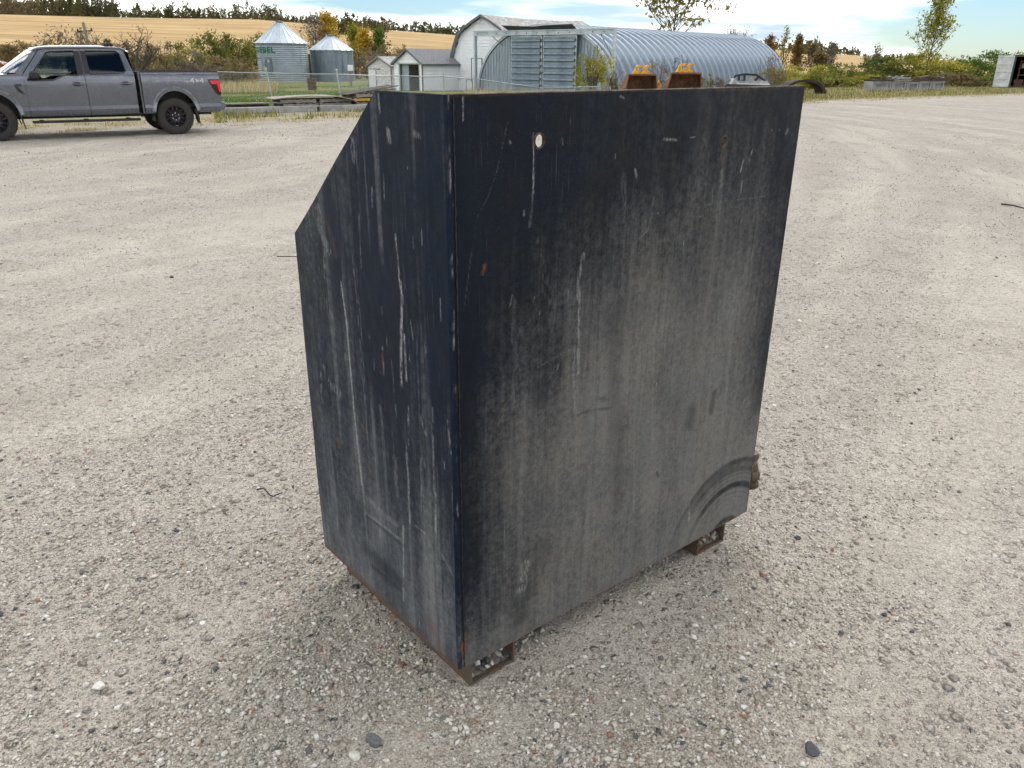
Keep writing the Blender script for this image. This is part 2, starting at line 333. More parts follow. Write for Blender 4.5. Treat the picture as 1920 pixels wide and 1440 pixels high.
def build_gravel(n=180000):
    rs = np.random.RandomState(4)
    r = 1/rs.uniform(1/24., 1/1.0, int(n*2.0)); az = np.radians(rs.uniform(-43, 43, len(r)))
    x, y = r*np.sin(az), r*np.cos(az)
    la, lc = np.arctan2(y-25, x+30)*30, np.hypot(x+30, y-25)          # wheel lanes curve across the yard
    dens = fbm(la*.22+5, lc*1.25+3, 11, 4); d2 = fbm(x*3.2+1, y*3.2, 31, 3)
    keep = rs.rand(len(r)) < np.clip((dens*.62+d2*.38-.41)*5.5, .07, 1)
    s = VN[0]*x+VN[1]*y-VD
    keep &= (s < rs.normal(.2, .8, len(r))) & clear_of_tank(x, y, .01)
    x, y, r = x[keep][:n], y[keep][:n], r[keep][:n]; n = len(x)
    size = np.clip(np.exp(rs.normal(math.log(.0027), .58, n)), .0012, .0115)
    size = np.maximum(size, .00065*r*rs.uniform(.7, 1.4, n))
    size = np.minimum(size, .016)
    o = np.array([(1, 0, 0), (0, 1, 0), (-1, 0, 0), (0, -1, 0), (0, 0, 1), (0, 0, -1)], float)
    f = np.array([(0, 1, 4), (1, 2, 4), (2, 3, 4), (3, 0, 4), (1, 0, 5), (2, 1, 5), (3, 2, 5), (0, 3, 5)])
    jit = rs.uniform(.65, 1.25, (n, 6, 3)); v = o[None]*jit+rs.uniform(-.25, .25, (n, 6, 3))
    v *= np.stack([rs.uniform(.9, 1.6, n), rs.uniform(.7, 1.1, n), rs.uniform(.45, .8, n)], -1)[:, None, :]
    a = rs.uniform(0, 6.283, n); b = rs.normal(0, .3, n)
    cb, sb = np.cos(b)[:, None], np.sin(b)[:, None]; ca, sa = np.cos(a)[:, None], np.sin(a)[:, None]
    X, Y, Z = v[..., 0], v[..., 1], v[..., 2]
    X, Z = X*cb-Z*sb, X*sb+Z*cb; X, Y = X*ca-Y*sa, X*sa+Y*ca
    V = np.stack([X, Y, Z], -1)*size[:, None, None]
    V[..., 0] += x[:, None]; V[..., 1] += y[:, None]; V[..., 2] += (terr(x, y)+size*.28)[:, None]
    F = (f[None]+(np.arange(n)*6)[:, None, None]).reshape(-1, 3)
    me = fastmesh('gravel', V.reshape(-1, 3), F)
    t = rs.rand(n); t = np.where(t < .055, t*2.2, .22+.72*t**.9); t = np.where(rs.rand(n) < .012, .985, t)
    settint(me, np.repeat(np.clip(t, 0, 1), 8)); return me
gv = tag(link('gravel', build_gravel(), STONE), 'loose pale gravel scattered over the yard', 'gravel', None, 'stuff')
def stone_variant(k):
    bm = bmesh.new(); bmesh.ops.create_icosphere(bm, subdivisions=2, radius=1); rs = random.Random(k)
    pl = [(Vector((rs.gauss(0, 1), rs.gauss(0, 1), rs.gauss(0, 1))).normalized(), rs.uniform(.55, .9)) for _ in range(9)]
    for v in bm.verts:
        for nrm, d in pl:
            e = v.co.dot(nrm)-d
            if e > 0: v.co -= nrm*e*.9
        v.co.z *= .7; v.co.x *= 1.25
    me = bpy.data.meshes.new('stone'); bm.to_mesh(me); bm.free(); me.materials.append(STONE)
    settint(me, [{0: .02, 1: .09, 2: .4, 3: .6, 4: .82, 5: .9, 6: .97, 7: .25, 8: .72, 9: .14}[k]]*len(me.polygons)); return me
SV = [stone_variant(k) for k in range(10)]
def place_stones(n=270):
    rs = random.Random(9); k = 0
    spots = [((1522, 1408), .021, 0), ((700, 1392), .022, 1), ((665, 1420), .016, 4), ((342, 686+470), .016, 2), ((185, 1290), .018, 5), ((1495, 1010), .012, 0)]
    for (px, py), sz, v in spots:
        d = ray(px, py); q = _eye+d*(-CAM_H/d[2]); o = link('stone', SV[v], None, ground); o.location = (q[0], q[1], tz(q[0], q[1])+sz*.35); o.scale = (sz,)*3; o.rotation_euler = (0, 0, px)
    while k < n:
        r = 1/rs.uniform(1/9., 1/1.15); a = math.radians(rs.uniform(-38, 38)); x, y = r*math.sin(a), r*math.cos(a)
        if not bool(clear_of_tank(np.array(x), np.array(y), .02)): continue
        if fbm(np.array([math.atan2(y-25, x+30)*30*.22+5]), np.array([math.hypot(x+30, y-25)*1.25+3]), 11, 4)[0] < rs.uniform(.36, .58): continue
        sz = min(.0048*math.exp(abs(rs.gauss(0, .38)))*max(1, r*.36), .020)
        o = link('stone', SV[rs.choice([0, 2, 3, 3, 4, 4, 4, 5, 5, 5, 7, 8, 8, 8, 9, 2, 3, 6, 4, 8])], None, ground)
        o.location = (x, y, tz(x, y)+sz*.3); o.scale = (sz*rs.uniform(.9, 1.3), sz*rs.uniform(.75, 1.1), sz*rs.uniform(.7, 1.1)); o.rotation_euler = (rs.gauss(0, .3), rs.gauss(0, .3), rs.uniform(0, 6.28)); k += 1
place_stones()

# ------------------------------------------------------------------ the steel tank
TLOC = Vector((TANK_O[0], TANK_O[1], 0))
_U3 = np.array([*_tu, 0]); _V3 = np.array([*_tv, 0]); _O3 = np.array([*TANK_O, 0])
def onback(x, y):
    d = ray(x, y); p = _eye+d*(((_O3-_eye)@_V3)/(d@_V3)); return float((p-_O3)@_U3), float(p[2])
def onside(x, y):
    d = ray(x, y); p = _eye+d*(((_O3-_eye)@_U3)/(d@_U3)); return float((p-_O3)@_V3), float(p[2])
def stroke(A, B, pts, w, s, soft=.5, wob=.0, seed=1, taper=True, gap=0.0):
    """worn line along pts (panel metres) on the coordinate arrays A, B -> 0..s"""
    res = np.zeros_like(A); mg = w+abs(wob)*1.2
    P_ = np.array(pts); jj = np.where((B[:, 0] > P_[:, 1].min()-mg) & (B[:, 0] < P_[:, 1].max()+mg))[0]
    if len(jj) == 0: return res
    sub = A[jj[0]:jj[-1]+1]; ii = np.where((sub.max(0) > P_[:, 0].min()-mg) & (sub.min(0) < P_[:, 0].max()+mg))[0]
    if len(ii) == 0: return res
    sl = (slice(jj[0], jj[-1]+1), slice(ii[0], ii[-1]+1)); A = A[sl]; B = B[sl]
    out = np.zeros_like(A); n = fbm(A*60+seed, B*60, seed, 3)
    for (a0, b0), (a1, b1) in zip(pts[:-1], pts[1:]):
        dx, dy = a1-a0, b1-b0; L2 = dx*dx+dy*dy+1e-9
        t = np.clip(((A-a0)*dx+(B-b0)*dy)/L2, 0, 1)
        d = np.hypot(A-a0-dx*t, B-b0-dy*t)+(n-.5)*wob*2
        out = np.maximum(out, 1-sst(w*(1-soft)*.5, w*(.5+soft*.5), d))
    if gap: out = out*sst(gap-.12, gap+.12, fbm(A*240+seed*3, B*55, seed+5, 3))
    res[sl] = out*s
    return res
def panelmat(name, d1, d2, p1, p2):
    m, nt, out = newmat(name); N = NT(nt)
    at_ = N.n('ShaderNodeAttribute', attribute_name='wear'); sp = N.n('ShaderNodeSeparateColor', {0: at_.outputs['Color']})
    a2 = N.n('ShaderNodeAttribute', attribute_name='rub').outputs['Fac']
    O = N.n('ShaderNodeTexCoord').outputs['Object']
    blot = N.noise(O, 5, 5, .6); fine = N.noise(O, 160, 4, .7); spk = N.noise(O, 420, 2)
    streak = N.noise(N.n('ShaderNodeMapping', {'Vector': O, 'Scale': (1, 1, .035)}).outputs[0], 120, 4, .7)
    base = N.mix(N.smooth(blot, .4, .65), p1, p2)
    run = N.noise(N.n('ShaderNodeMapping', {'Vector': O, 'Scale': (1, 1, .05)}).outputs[0], 38, 5, .75)
    grain = N.noise(O, 46, 6, .78)
    # dust settles in grains: the coverage mask is broken up by grain and by water runs
    cov = N.math('ADD', sp.outputs[0], N.math('ADD', N.math('MULTIPLY', N.math('SUBTRACT', grain, .5), .95), N.math('ADD', N.math('MULTIPLY', N.math('SUBTRACT', run, .5), .55), N.math('MULTIPLY', N.math('SUBTRACT', streak, .5), .22))))
    cov = N.math('MULTIPLY', cov, N.smooth(sp.outputs[0], .0, .22))
    dust = N.math('MULTIPLY', N.smooth(cov, -.05, 1.0), N.math('ADD', .55, N.math('MULTIPLY', fine, .9)))
    dcol = N.mix(N.smooth(blot, .35, .6), d1, d2)
    c = N.mix(dust, base, dcol)
    c = N.mix(N.math('MULTIPLY', N.smooth(spk, .66, .76), .20), c, (.30, .31, .33, 1))
    c = N.mix(N.math('MULTIPLY', a2, N.math('ADD', .62, N.math('MULTIPLY', grain, .6))), c, (.012, .014, .019, 1))
    hair = N.smooth(N.noise(N.n('ShaderNodeMapping', {'Vector': O, 'Scale': (1, 1, .012)}).outputs[0], 260, 3, .7), .60, .74)
    hair = N.math('MULTIPLY', hair, N.smooth(N.noise(O, 7, 3), .46, .62))
    c = N.mix(N.math('MULTIPLY', hair, .30), c, (.25, .28, .31, 1))
    scr = N.math('MULTIPLY', sp.outputs[1], N.smooth(N.noise(N.n('ShaderNodeMapping', {'Vector': O, 'Scale': (1, 1, .35)}).outputs[0], 330, 4, .8), .34, .62))
    c = N.mix(scr, c, (.44, .44, .43, 1))
    c = N.mix(N.math('MULTIPLY', sp.outputs[2], N.smooth(grain, .36, .56)), c, N.mix(fine, (.20, .085, .035, 1), (.09, .045, .022, 1)))
    rough = N.math('ADD', .40, N.math('ADD', N.math('MULTIPLY', dust, .5), N.math('MULTIPLY', blot, .12)))
    wr = N.n('ShaderNodeTexVoronoi', {'Vector': N.n('ShaderNodeMapping', {'Vector': O, 'Scale': (1, 1, 2.2)}).outputs[0], 'Scale': 42.0}, feature='DISTANCE_TO_EDGE').outputs[0]
    h = N.math('ADD', N.math('MULTIPLY', N.noise(O, 3.2, 3), 1.6), N.math('ADD', N.math('MULTIPLY', fine, .02), N.math('MULTIPLY', N.math('MULTIPLY', N.smooth(wr, .0, .12), dust), .03)))
    p = N.n('ShaderNodeBsdfPrincipled', {'Base Color': c, 'Roughness': rough, 'Specular IOR Level': .12, 'Normal': N.bump(h, .45, .02)})
    nt.links.new(p.outputs[0], out.inputs[0]); return m
PANEL = panelmat('scuffed_black_paint', (.185, .174, .155, 1), (.165, .163, .157, 1), (.0030, .0070, .0150, 1), (.0055, .0075, .0115, 1))
PANEL_SKY_TINT = panelmat('scuffed_black_paint_sky_tint', (.165, .170, .172, 1), (.150, .158, .166, 1), (.0025, .0095, .0230, 1), (.0040, .0090, .0180, 1))  # same paint for side plate and corner, blue sky reflection put into its colours
tank = thing('steel_tank', 'tall black scuffed steel tank with sloped side, on two skid channels', 'tank', TLOC, TANK_YAW)
def wear_mesh(me, R, G, B, K):
    n = R.size; a = me.attributes.new('wear', 'FLOAT_COLOR', 'POINT')
    d = np.ones((n, 4), np.float32); d[:, 0] = np.clip(R, 0, 1).ravel(); d[:, 1] = np.clip(G, 0, 1).ravel(); d[:, 2] = np.clip(B, 0, 1).ravel()
    a.data.foreach_set('color', d.ravel()); a = me.attributes.new('rub', 'FLOAT', 'POINT'); a.data.foreach_set('value', np.clip(K, 0, 1).astype(np.float32).ravel())
BEND = .010
HOLES = [(onback(1010, 264), .0150), (onback(1355.5, 265.5), .0145)]
def cover(u, t, rows):                 # coarse table of how dusty the plate is, top row first
    R_ = np.array(rows); nr, nc = R_.shape; x = np.clip(u, 0, 1)*(nc-1); y = np.clip(t, 0, 1)*(nr-1)
    i = np.minimum(x.astype(int), nc-2); j = np.minimum(y.astype(int), nr-2); fx = x-i; fy = y-j; fx = fx*fx*(3-2*fx); fy = fy*fy*(3-2*fy)
    return (R_[j, i]*(1-fx)+R_[j, i+1]*fx)*(1-fy)+(R_[j+1, i]*(1-fx)+R_[j+1, i+1]*fx)*fy
def back_panel():
    nu, nz = 440, 500
    u = np.linspace(BEND, TW, nu+1); z = np.linspace(TZB, TZT, nz+1); A, B = np.meshgrid(u, z)
    px = lambda *p: [onback(*q) for q in p]
    # dust lies over the lower middle, thin to the top and the left
    n1 = fbm(A*3+2, B*2.2, 3, 4); n2 = fbm(A*26, B*1.3+4, 8, 4); n3 = fbm(A*9, B*5, 17, 4)
    dust = cover(A/TW+.10*(n1-.5), (TZT-B)/(TZT-TZB)+.14*(n1-.5)+.10*(n2-.5), [
        [.05, .05, .09, .10, .13, .12, .12], [.03, .06, .10, .12, .20, .20, .14], [.03, .12, .20, .30, .36, .38, .16], [.03, .22, .44, .48, .50, .52, .22], [.05, .42, .62, .60, .62, .62, .26],
        [.07, .54, .66, .66, .66, .66, .36], [.12, .46, .62, .66, .68, .70, .55], [.20, .44, .62, .68, .70, .74, .72], [.42, .62, .70, .75, .78, .78, .76]])
    dust = dust*(.74+.52*n3)+.05*(n2-.5)
    W = np.zeros_like(A); Rr = np.zeros_like(A); K = np.zeros_like(A)
    for pts, w, s, g in [([(868, 180), (868, 226)], .003, .6, .35), ([(999, 250), (1000, 300), (999, 362)], .0035, .75, .32), ([(998, 362), (993, 425)], .008, .16, .4),
                         ([(952, 225), (930, 325), (914, 370), (895, 405), (885, 470), (870, 580)], .0015, .13, .3), ([(1243, 261), (1266, 262)], .006, .6, .45), ([(1292, 257), (1300, 257)], .004, .5, 0),
                         ([(1093, 478), (1086, 520), (1084, 560)], .014, .42, .42), ([(1086, 555), (1084, 700)], .009, .48, .4), ([(1078, 590), (1076, 720), (1079, 780)], .008, .34, .45),
                         ([(1300, 391), (1350, 378), (1447, 367)], .002, .22, .40), ([(1394, 300), (1388, 322)], .005, .6, .4), ([(1411, 280), (1404, 302)], .004, .5, .4), ([(1391, 340), (1389, 362)], .005, .4, .4),
                         ([(1352, 322), (1345, 410)], .016, .20, .48), ([(1168, 330), (1172, 420)], .018, .14, .5), ([(1225, 370), (1215, 430), (1195, 450)], .006, .2, .4), ([(1190, 318), (1192, 330)], .008, .4, .4),
                         ([(985, 1060), (975, 1110)], .035, .5, .56), ([(1287, 945), (1290, 972)], .014, .5, .52), ([(1476, 242), (1472, 250)], .007, .4, .3), ([(1440, 640), (1452, 560)], .008, .3, .45),
                         ([(1190, 770), (1187, 960)], .006, .13, .42), ([(1228, 600), (1222, 850)], .008, .10, .42), ([(1378, 520), (1352, 820)], .016, .12, .45), ([(975, 620), (960, 760)], .02, .12, .48), ([(965, 560), (960, 640)], .01, .12, .48),
                         ([(1005, 690), (1070, 655)], .002, .22, .3), ([(1160, 180), (1168, 184)], .004, .4, .3), ([(955, 265), (957, 268)], .004, .5, 0), ([(1010, 460), (1040, 600)], .04, .10, .55)]:
        W = np.maximum(W, stroke(A, B, px(*pts), w, s, .6, .0015, len(pts)+int(pts[0][0]), gap=g))
    for k in range(30):                     # small chips
        rs = random.Random(k); c = (rs.uniform(.05, TW-.05), rs.uniform(.2, 1.6)); W = np.maximum(W, stroke(A, B, [c, (c[0]+rs.gauss(0, .004), c[1]-abs(rs.gauss(0, .014)))], .0035, rs.uniform(.2, .55), .5, .001, k))
    for pts, w, s in [([(908, 497), (905, 514)], .008, .8), ([(1223, 528), (1218, 533)], .007, .6), ([(1131, 598), (1133, 600)], .006, .5), ([(853, 728), (854, 768)], .010, .6), ([(862, 1222), (872, 1205)], .035, .8), ([(1355, 285), (1352, 310)], .012, .35), ([(842, 380), (848, 384)], .008, .5)]:
        Rr = np.maximum(Rr, stroke(A, B, px(*pts), w, s, .7, .003, int(pts[0][0]), gap=.3))
    for (hu, hz), hr in HOLES: W = np.maximum(W, .55*(1-sst(hr*1.06, hr*1.28, np.hypot(A-hu, B-hz)+.004*(n3-.5))))
    for (hu, hz), hr in HOLES: Rr = np.maximum(Rr, .95*(1-sst(hr*1.10, hr*1.40, np.hypot(A-hu, B-hz)+.004*(n3-.5))))
    Rr = np.maximum(Rr, .30*(1-sst(.002, .008, TZT-B+.012*(n1-.40))))
    Rr = np.maximum(Rr, .25*(1-sst(.004, .02, B-TZB+.02*(n1-.6))))
    # tyre rub arcs in the lower right corner
    d = np.hypot(A-1.224, B-.040)+.006*(n1-.5); th = np.arctan2(B-.04, A-1.224)
    for r0, w, s in [(.334, .022, .8), (.318, .024, .6), (.300, .022, .75), (.280, .008, .45), (.262, .014, .3), (.236, .024, 1.0), (.205, .005, .3), (.186, .004, .25), (.095, .026, .9)]:
        K = np.maximum(K, s*(1-sst(w*.25, w*.75, np.abs(d-r0)))*sst(.0, .35, (th > 0)*1.0)*(1-.75*sst(2.0, 2.75, th))*(.55+.6*fbm(th*9, d*60, 5, 3)))
    for pts, w, s in [([(1010, 722), (1012, 748)], .045, .45), ([(1297, 770), (1293, 795)], .05, .42), ([(1338, 738), (1333, 770)], .026, .55), ([(1152, 590), (1156, 940)], .06, .28), ([(1165, 705), (1167, 718)], .012, .35), ([(1070, 782), (1105, 770), (1146, 765)], .006, .45), ([(1124, 747), (1142, 750)], .012, .4),
                      ([(985, 1100), (975, 1160)], .05, .5), ([(930, 850), (925, 960)], .09, .30), ([(1200, 315), (1235, 420)], .05, .4), ([(1250, 340), (1260, 390)], .035, .4), ([(1230, 885), (1233, 893)], .008, .6), ([(1095, 960), (1085, 1080)], .008, .3), ([(1150, 640), (1165, 560)], .02, .3), ([(1440, 600), (1420, 760)], .06, .4)]:
        K = np.maximum(K, stroke(A, B, px(*pts), w, s, .9, .006, int(pts[0][0]), gap=.0))
    # wrinkled dust: thin dark cracks
    q = fbm(A*22, B*48, 41, 4); K = np.maximum(K, .26*(1-sst(.0, .018, np.abs(q-.5)))*sst(.3, .5, dust))
    V = np.stack([A, np.zeros_like(A)+.0035*np.sin(A*2.3)*np.sin(B*1.9)+.008*(fbm(A*2.6+1, B*2.2+5, 83, 2)-.5)*sst(0, .12, A)*sst(0, .12, TW-A)*sst(0, .1, TZT-B)-.004*sst(0, .2, A), B], -1).reshape(-1, 3)
    idx = np.arange((nu+1)*(nz+1)).reshape(nz+1, nu+1)
    keep = np.ones((nz, nu), bool)
    for (hu, hz), hr in HOLES:               # round holes: drop cells, pull their rim onto the circle
        cu, cz = (u[:-1]+u[1:])/2, (z[:-1]+z[1:])/2; CU, CZ = np.meshgrid(cu, cz); ins = np.hypot(CU-hu, CZ-hz) < hr
        keep &= ~ins
        jj, ii = np.where(ins); vs_ = set(idx[jj, ii])|set(idx[jj+1, ii])|set(idx[jj, ii+1])|set(idx[jj+1, ii+1])
        out_ = np.zeros((nz+1, nu+1), bool); jj, ii = np.where(~ins); 
        for dj, di in ((0, 0), (1, 0), (0, 1), (1, 1)): out_[jj+dj, ii+di] = True
        for k in vs_:
            if out_.ravel()[k]:
                x_, z_ = V[k, 0]-hu, V[k, 2]-hz; l = math.hypot(x_, z_); V[k, 0] = hu+x_/l*hr; V[k, 2] = hz+z_/l*hr
    F = np.stack([idx[:-1, :-1], idx[:-1, 1:], idx[1:, 1:], idx[1:, :-1]], -1)[keep]
    me = fastmesh('back_panel', V, F); me.polygons.foreach_set('use_smooth', [True]*len(me.polygons)); wear_mesh(me, dust, W, Rr, K); return me
def side_depth(z): return np.where(z < TZS, TD, TD+(TDT-TD)*(z-TZS)/(TZT-TZS))
def side_panel():
    nv, nz = 260, 500
    z = np.linspace(TZB, TZT, nz+1); zi = np.argmin(abs(z-TZS)); z[zi] = TZS
    t = np.linspace(0, 1, nv+1); T, B = np.meshgrid(t, z); A = BEND+T*(side_depth(B)-BEND)
    px = lambda *p: [onside(*q) for q in p]
    n1 = fbm(A*3+7, B*2, 51, 4); n2 = fbm(A*40, B*1.1+2, 53, 4); n3 = fbm(A*10, B*5, 57, 4)
    dust = cover(A/TD+.12*(n1-.5), (TZT-B)/(TZT-TZB)+.14*(n1-.5), [[.08, .08, .14, .14], [.06, .06, .14, .24], [.03, .03, .10, .28], [.04, .04, .14, .22], [.12, .12, .20, .24], [.24, .26, .30, .30], [.40, .44, .50, .42], [.55, .55, .55, .50]])
    dust = .95*dust*(.45+1.1*n3)+.26*sst(.52, .72, n2)*sst(.30, .6, n1)+.16*sst(.5, .7, fbm(A*75, B*1.6+9, 71, 3))*n3
    W = np.zeros_like(A); Rr = np.zeros_like(A); K = np.zeros_like(A)
    for pts, w, s, g in [([(642, 530), (652, 600), (665, 760), (680, 908)], .007, .72, .28), ([(664, 480), (672, 570), (685, 760), (691, 840)], .004, .30, .38), ([(671, 500), (678, 600), (688, 780)], .0035, .24, .4), ([(752, 512), (757, 560), (753, 640), (753, 722)], .010, .85, .40), ([(759, 628), (763, 715)], .007, .75, .40),
                         ([(767, 762), (766, 832)], .006, .6, .38), ([(762, 838), (770, 985)], .009, .5, .44), ([(757, 985), (757, 1125)], .008, .55, .38), ([(718, 650), (720, 702)], .006, .45, .4), ([(735, 675), (744, 782)], .003, .3, .3), ([(812, 765), (815, 925)], .006, .40, .42), ([(818, 925), (819, 1005)], .008, .62, .42),
                         ([(839, 790), (846, 850)], .007, .45, .42), ([(848, 915), (853, 1010)], .006, .5, .45), ([(612, 690), (622, 720), (640, 735)], .024, .5, .56), ([(605, 700), (608, 750)], .016, .4, .56), ([(713, 176), (716, 210)], .006, .5, .4), ([(731, 245), (734, 264)], .014, .55, .4), ([(663, 262), (668, 300)], .020, .36, .45),
                         ([(598, 392), (602, 430), (618, 470)], .03, .30, .45), ([(608, 440), (611, 520)], .012, .35, .45), ([(745, 440), (752, 512)], .007, .72, .40), ([(700, 352), (701, 388)], .006, .45, .4), ([(722, 325), (724, 375)], .004, .42, .45), ([(676, 400), (680, 500)], .006, .25, .42), ([(780, 250), (790, 255)], .012, .3, .4),
                         ([(772, 600), (776, 640)], .004, .4, .4), ([(826, 560), (827, 600)], .004, .45, .3), ([(798, 640), (800, 670)], .008, .25, .45), ([(790, 780), (800, 815)], .009, .4, .5), ([(712, 760), (718, 800)], .006, .3, .5), ([(685, 960), (757, 1015)], .010, .30, .4), ([(690, 935), (745, 985)], .022, .22, .45), ([(830, 1040), (850, 1080)], .006, .4, .4),
                         ([(655, 930), (663, 1000)], .03, .25, .52), ([(790, 860), (792, 960)], .01, .2, .45), ([(612, 560), (630, 620)], .05, .12, .55), ([(740, 860), (745, 930)], .02, .22, .5), ([(640, 1000), (655, 1060)], .05, .15, .5), ([(780, 985), (800, 1000)], .004, .5, .35)]:
        W = np.maximum(W, stroke(A, B, px(*pts), w, s, .6, .002, len(pts)+int(pts[0][0]), gap=g))
    for k in range(36):
        rs = random.Random(k+500); c = (rs.uniform(.03, TD-.03), rs.uniform(.15, 1.55)); W = np.maximum(W, stroke(A, B, [c, (c[0]+rs.gauss(0, .003), c[1]-abs(rs.gauss(0, .02)))], .004, rs.uniform(.15, .5), .5, .001, k))
    for pts, w, s in [([(615, 415), (624, 450), (632, 478)], .022, .30), ([(637, 820), (640, 838)], .016, .6), ([(680, 798), (686, 806)], .012, .5), ([(716, 655), (719, 690)], .008, .5), ([(774, 1055), (795, 1105)], .012, .6), ([(806, 1165), (826, 1212)], .045, .55), ([(690, 870), (700, 900)], .02, .2), ([(736, 860), (745, 880)], .01, .4), ([(640, 560), (645, 600)], .006, .3)]:
        Rr = np.maximum(Rr, stroke(A, B, px(*pts), w, s, .8, .004, int(pts[0][0]), gap=.38))
    Rr = np.maximum(Rr, .7*(1-sst(.004, .020, B-TZB+.02*(n1-.5))))
    for pts, w, s in [([(688, 1030), (752, 1092)], .05, .5), ([(690, 968), (752, 1018)], .012, .6), ([(700, 1062), (750, 1105)], .02, .5), ([(560, 450), (580, 560)], .03, .3)]:
        K = np.maximum(K, stroke(A, B, px(*pts), w, s, .9, .006, int(pts[0][0])))
    V = np.stack([np.zeros_like(A)+.003*np.sin(A*5)*np.sin(B*2.1)+.008*(fbm(A*3+4, B*2.4+2, 87, 2)-.5)*sst(0, .1, A)-.004*sst(0, .15, A), A, B], -1).reshape(-1, 3)
    idx = np.arange((nv+1)*(nz+1)).reshape(nz+1, nv+1)
    F = np.stack([idx[:-1, :-1], idx[1:, :-1], idx[1:, 1:], idx[:-1, 1:]], -1).reshape(-1, 4)
    me = fastmesh('side_panel', V, F); me.polygons.foreach_set('use_smooth', [True]*len(me.polygons)); wear_mesh(me, dust, W, Rr, K); return me
STEEL_IN = mat('bare_dark_steel', (.03, .03, .032), .6, .2, .4, 8, (.09, .055, .035))
EDGE = mat('worn_plate_edge', (.20, .18, .14), .8, .1, .45, 12, (.07, .055, .04))
def build_tank():
    bp = link('back_panel', back_panel(), PANEL, tank); sp = link('side_panel', side_panel(), PANEL_SKY_TINT, tank)
    sp['label'] = 'sloped left side plate streaked with white scrapes'
    T = .007
    # plate thickness behind the worn faces
    us = [BEND]+sorted([h[0][0]+s*(h[1]+.004) for h in HOLES for s in (-1, 1)])+[TW]; zs = sorted([TZB]+[HOLES[0][0][1]-.03, HOLES[0][0][1]+.03, TZT])
    m = MB()
    hz0 = min(h[0][1]-h[1] for h in HOLES)-.004; hz1 = max(h[0][1]+h[1] for h in HOLES)+.004
    y0, y1 = .0008+.003, T+.003
    m.box((BEND, y0, TZB), (TW, y1, hz0)); m.box((BEND, y0, hz1), (TW, y1, TZT))
    m.box((BEND, y0, hz0), (us[1], y1, hz1)); m.box((us[2], y0, hz0), (us[3], y1, hz1)); m.box((us[4], y0, hz0), (TW, y1, hz1))
    m.build('panel_core', STEEL_IN, bp)
    e = MB(); e.box((BEND, -.0045, TZT), (TW+.0005, T, TZT+.0022)); e.box((TW, -.0050, TZB), (TW+.002, T, TZT)); e.build('plate_edge', EDGE, bp)
    for (hu, hz), hr in HOLES:
        r = MB(); r.lathe([(hr+.0002, -.0060), (hr+.0002, .0032), (hr+.0035, .0034)], 28, Matrix.Translation((hu, 0, hz)) @ Matrix.Rotation(-math.pi/2, 4, 'X')); r.build('hole_rim', mat('worn_darkened_hole_rim', (.10, .07, .045), .85, .1, .4, 60, (.05, .035, .025)), bp, 40)  # worn rim, its colour darkened to give the hole its inner shade
    poly = [(TD, TZB), (TD, TZS), (TDT, TZT), (BEND, TZT), (BEND, TZB)]
    def plate(x0, x1):
        v = [(x, a, b) for x in (x0, x1) for a, b in poly]; n = 5
        return MB().add(v, [tuple(range(n)), tuple(range(2*n-1, n-1, -1))]+[(i, (i+1) % n, (i+1) % n+n, i+n) for i in range(n)])
    plate(.0035, T+.003).build('panel_core', STEEL_IN, sp)
    e = MB()
    for (a0, b0), (a1, b1) in zip(poly[:3], poly[1:4]): e.bar((T/2, a0, b0), (T/2, a1, b1), T*.9, .003, (0, b0-b1, a1-a0) if abs(a1-a0)+abs(b1-b0) else (0, 0, 1))
    e.build('plate_edge', EDGE, sp)
    plate(TW-T-.003, TW-.001).build('side_panel', mat('black_paint', (.012, .015, .02), .45, 0, .3, 6, (.05, .048, .045)), tank)
    # bent corner between back and side
    nz = 96; z = np.linspace(TZB, TZT, nz+1); v = []; 
    for zz in z:
        for k in range(7):
            a = math.pi/2*k/6; v.append((BEND-BEND*math.cos(a), BEND-BEND*math.sin(a), zz))
    me = mesh('corner_bend', v, [(j*7+k, j*7+k+1, (j+1)*7+k+1, (j+1)*7+k) for j in range(nz) for k in range(6)], True)
    ZZ = np.repeat(z, 7); KK = np.tile(np.arange(7)/6., nz+1); n = fbm(ZZ*18, KK*2, 3, 4)
    wear_mesh(me, .10+.3*(1-sst(.15, .5, ZZ))*n, .55*sst(.64, .72, fbm(ZZ*60, KK*1.3+3, 9, 3))*sst(.55, .9, KK), .35*sst(.66, .76, fbm(ZZ*25, KK*2, 29, 3))*(1-sst(.1, .5, abs(KK-.6))), np.zeros_like(ZZ))
    link('corner_bend', me, PANEL_SKY_TINT, tank)
    wm = MB(); pts = [(.0185+.0008*math.sin(k*1.7), -.0008, TZB+.004+(TZT-TZB-.01)*k/150) for k in range(151)]
    wm.tube(pts, [.0016+.0007*math.sin(k*2.3)+.0004*math.sin(k*5.1) for k in range(151)], 6); wm.build('seam_weld', mat('seam_black', (.008, .01, .014), .4, 0, .4, 60), tank, 60)
    # the tank body behind: front wall, floor and lid
    BL = MATS['black_paint']
    MB().box((T+.004, TD-.010, TZB+.002), (TW-T-.004, TD-.002, TZS-.16)).build('front_panel', BL, tank)
    MB().box((T+.004, .012, TZS-.170), (TW-T-.004, TD-.011, TZS-.162)).build('lid', BL, tank)
    MB().box((T+.004, .012, TZB+.002), (TW-T-.004, TD-.011, TZB+.010)).build('floor_plate', BL, tank)
    cap = MB().lathe([(.0, .05), (.05, .05), (.055, .045), (.055, .0), (.05, 0)], 20, Matrix.Translation((.45, .5, TZS-.162))); cap.build('filler_cap', BL, tank, 40)
    # two U-channel skids, flanges up, filled with gravel at their ends
    SK = mat('rusty_brown_channel', (.10, .085, .068), .85, .1, .4, 10, (.13, .075, .045), bump=.4)
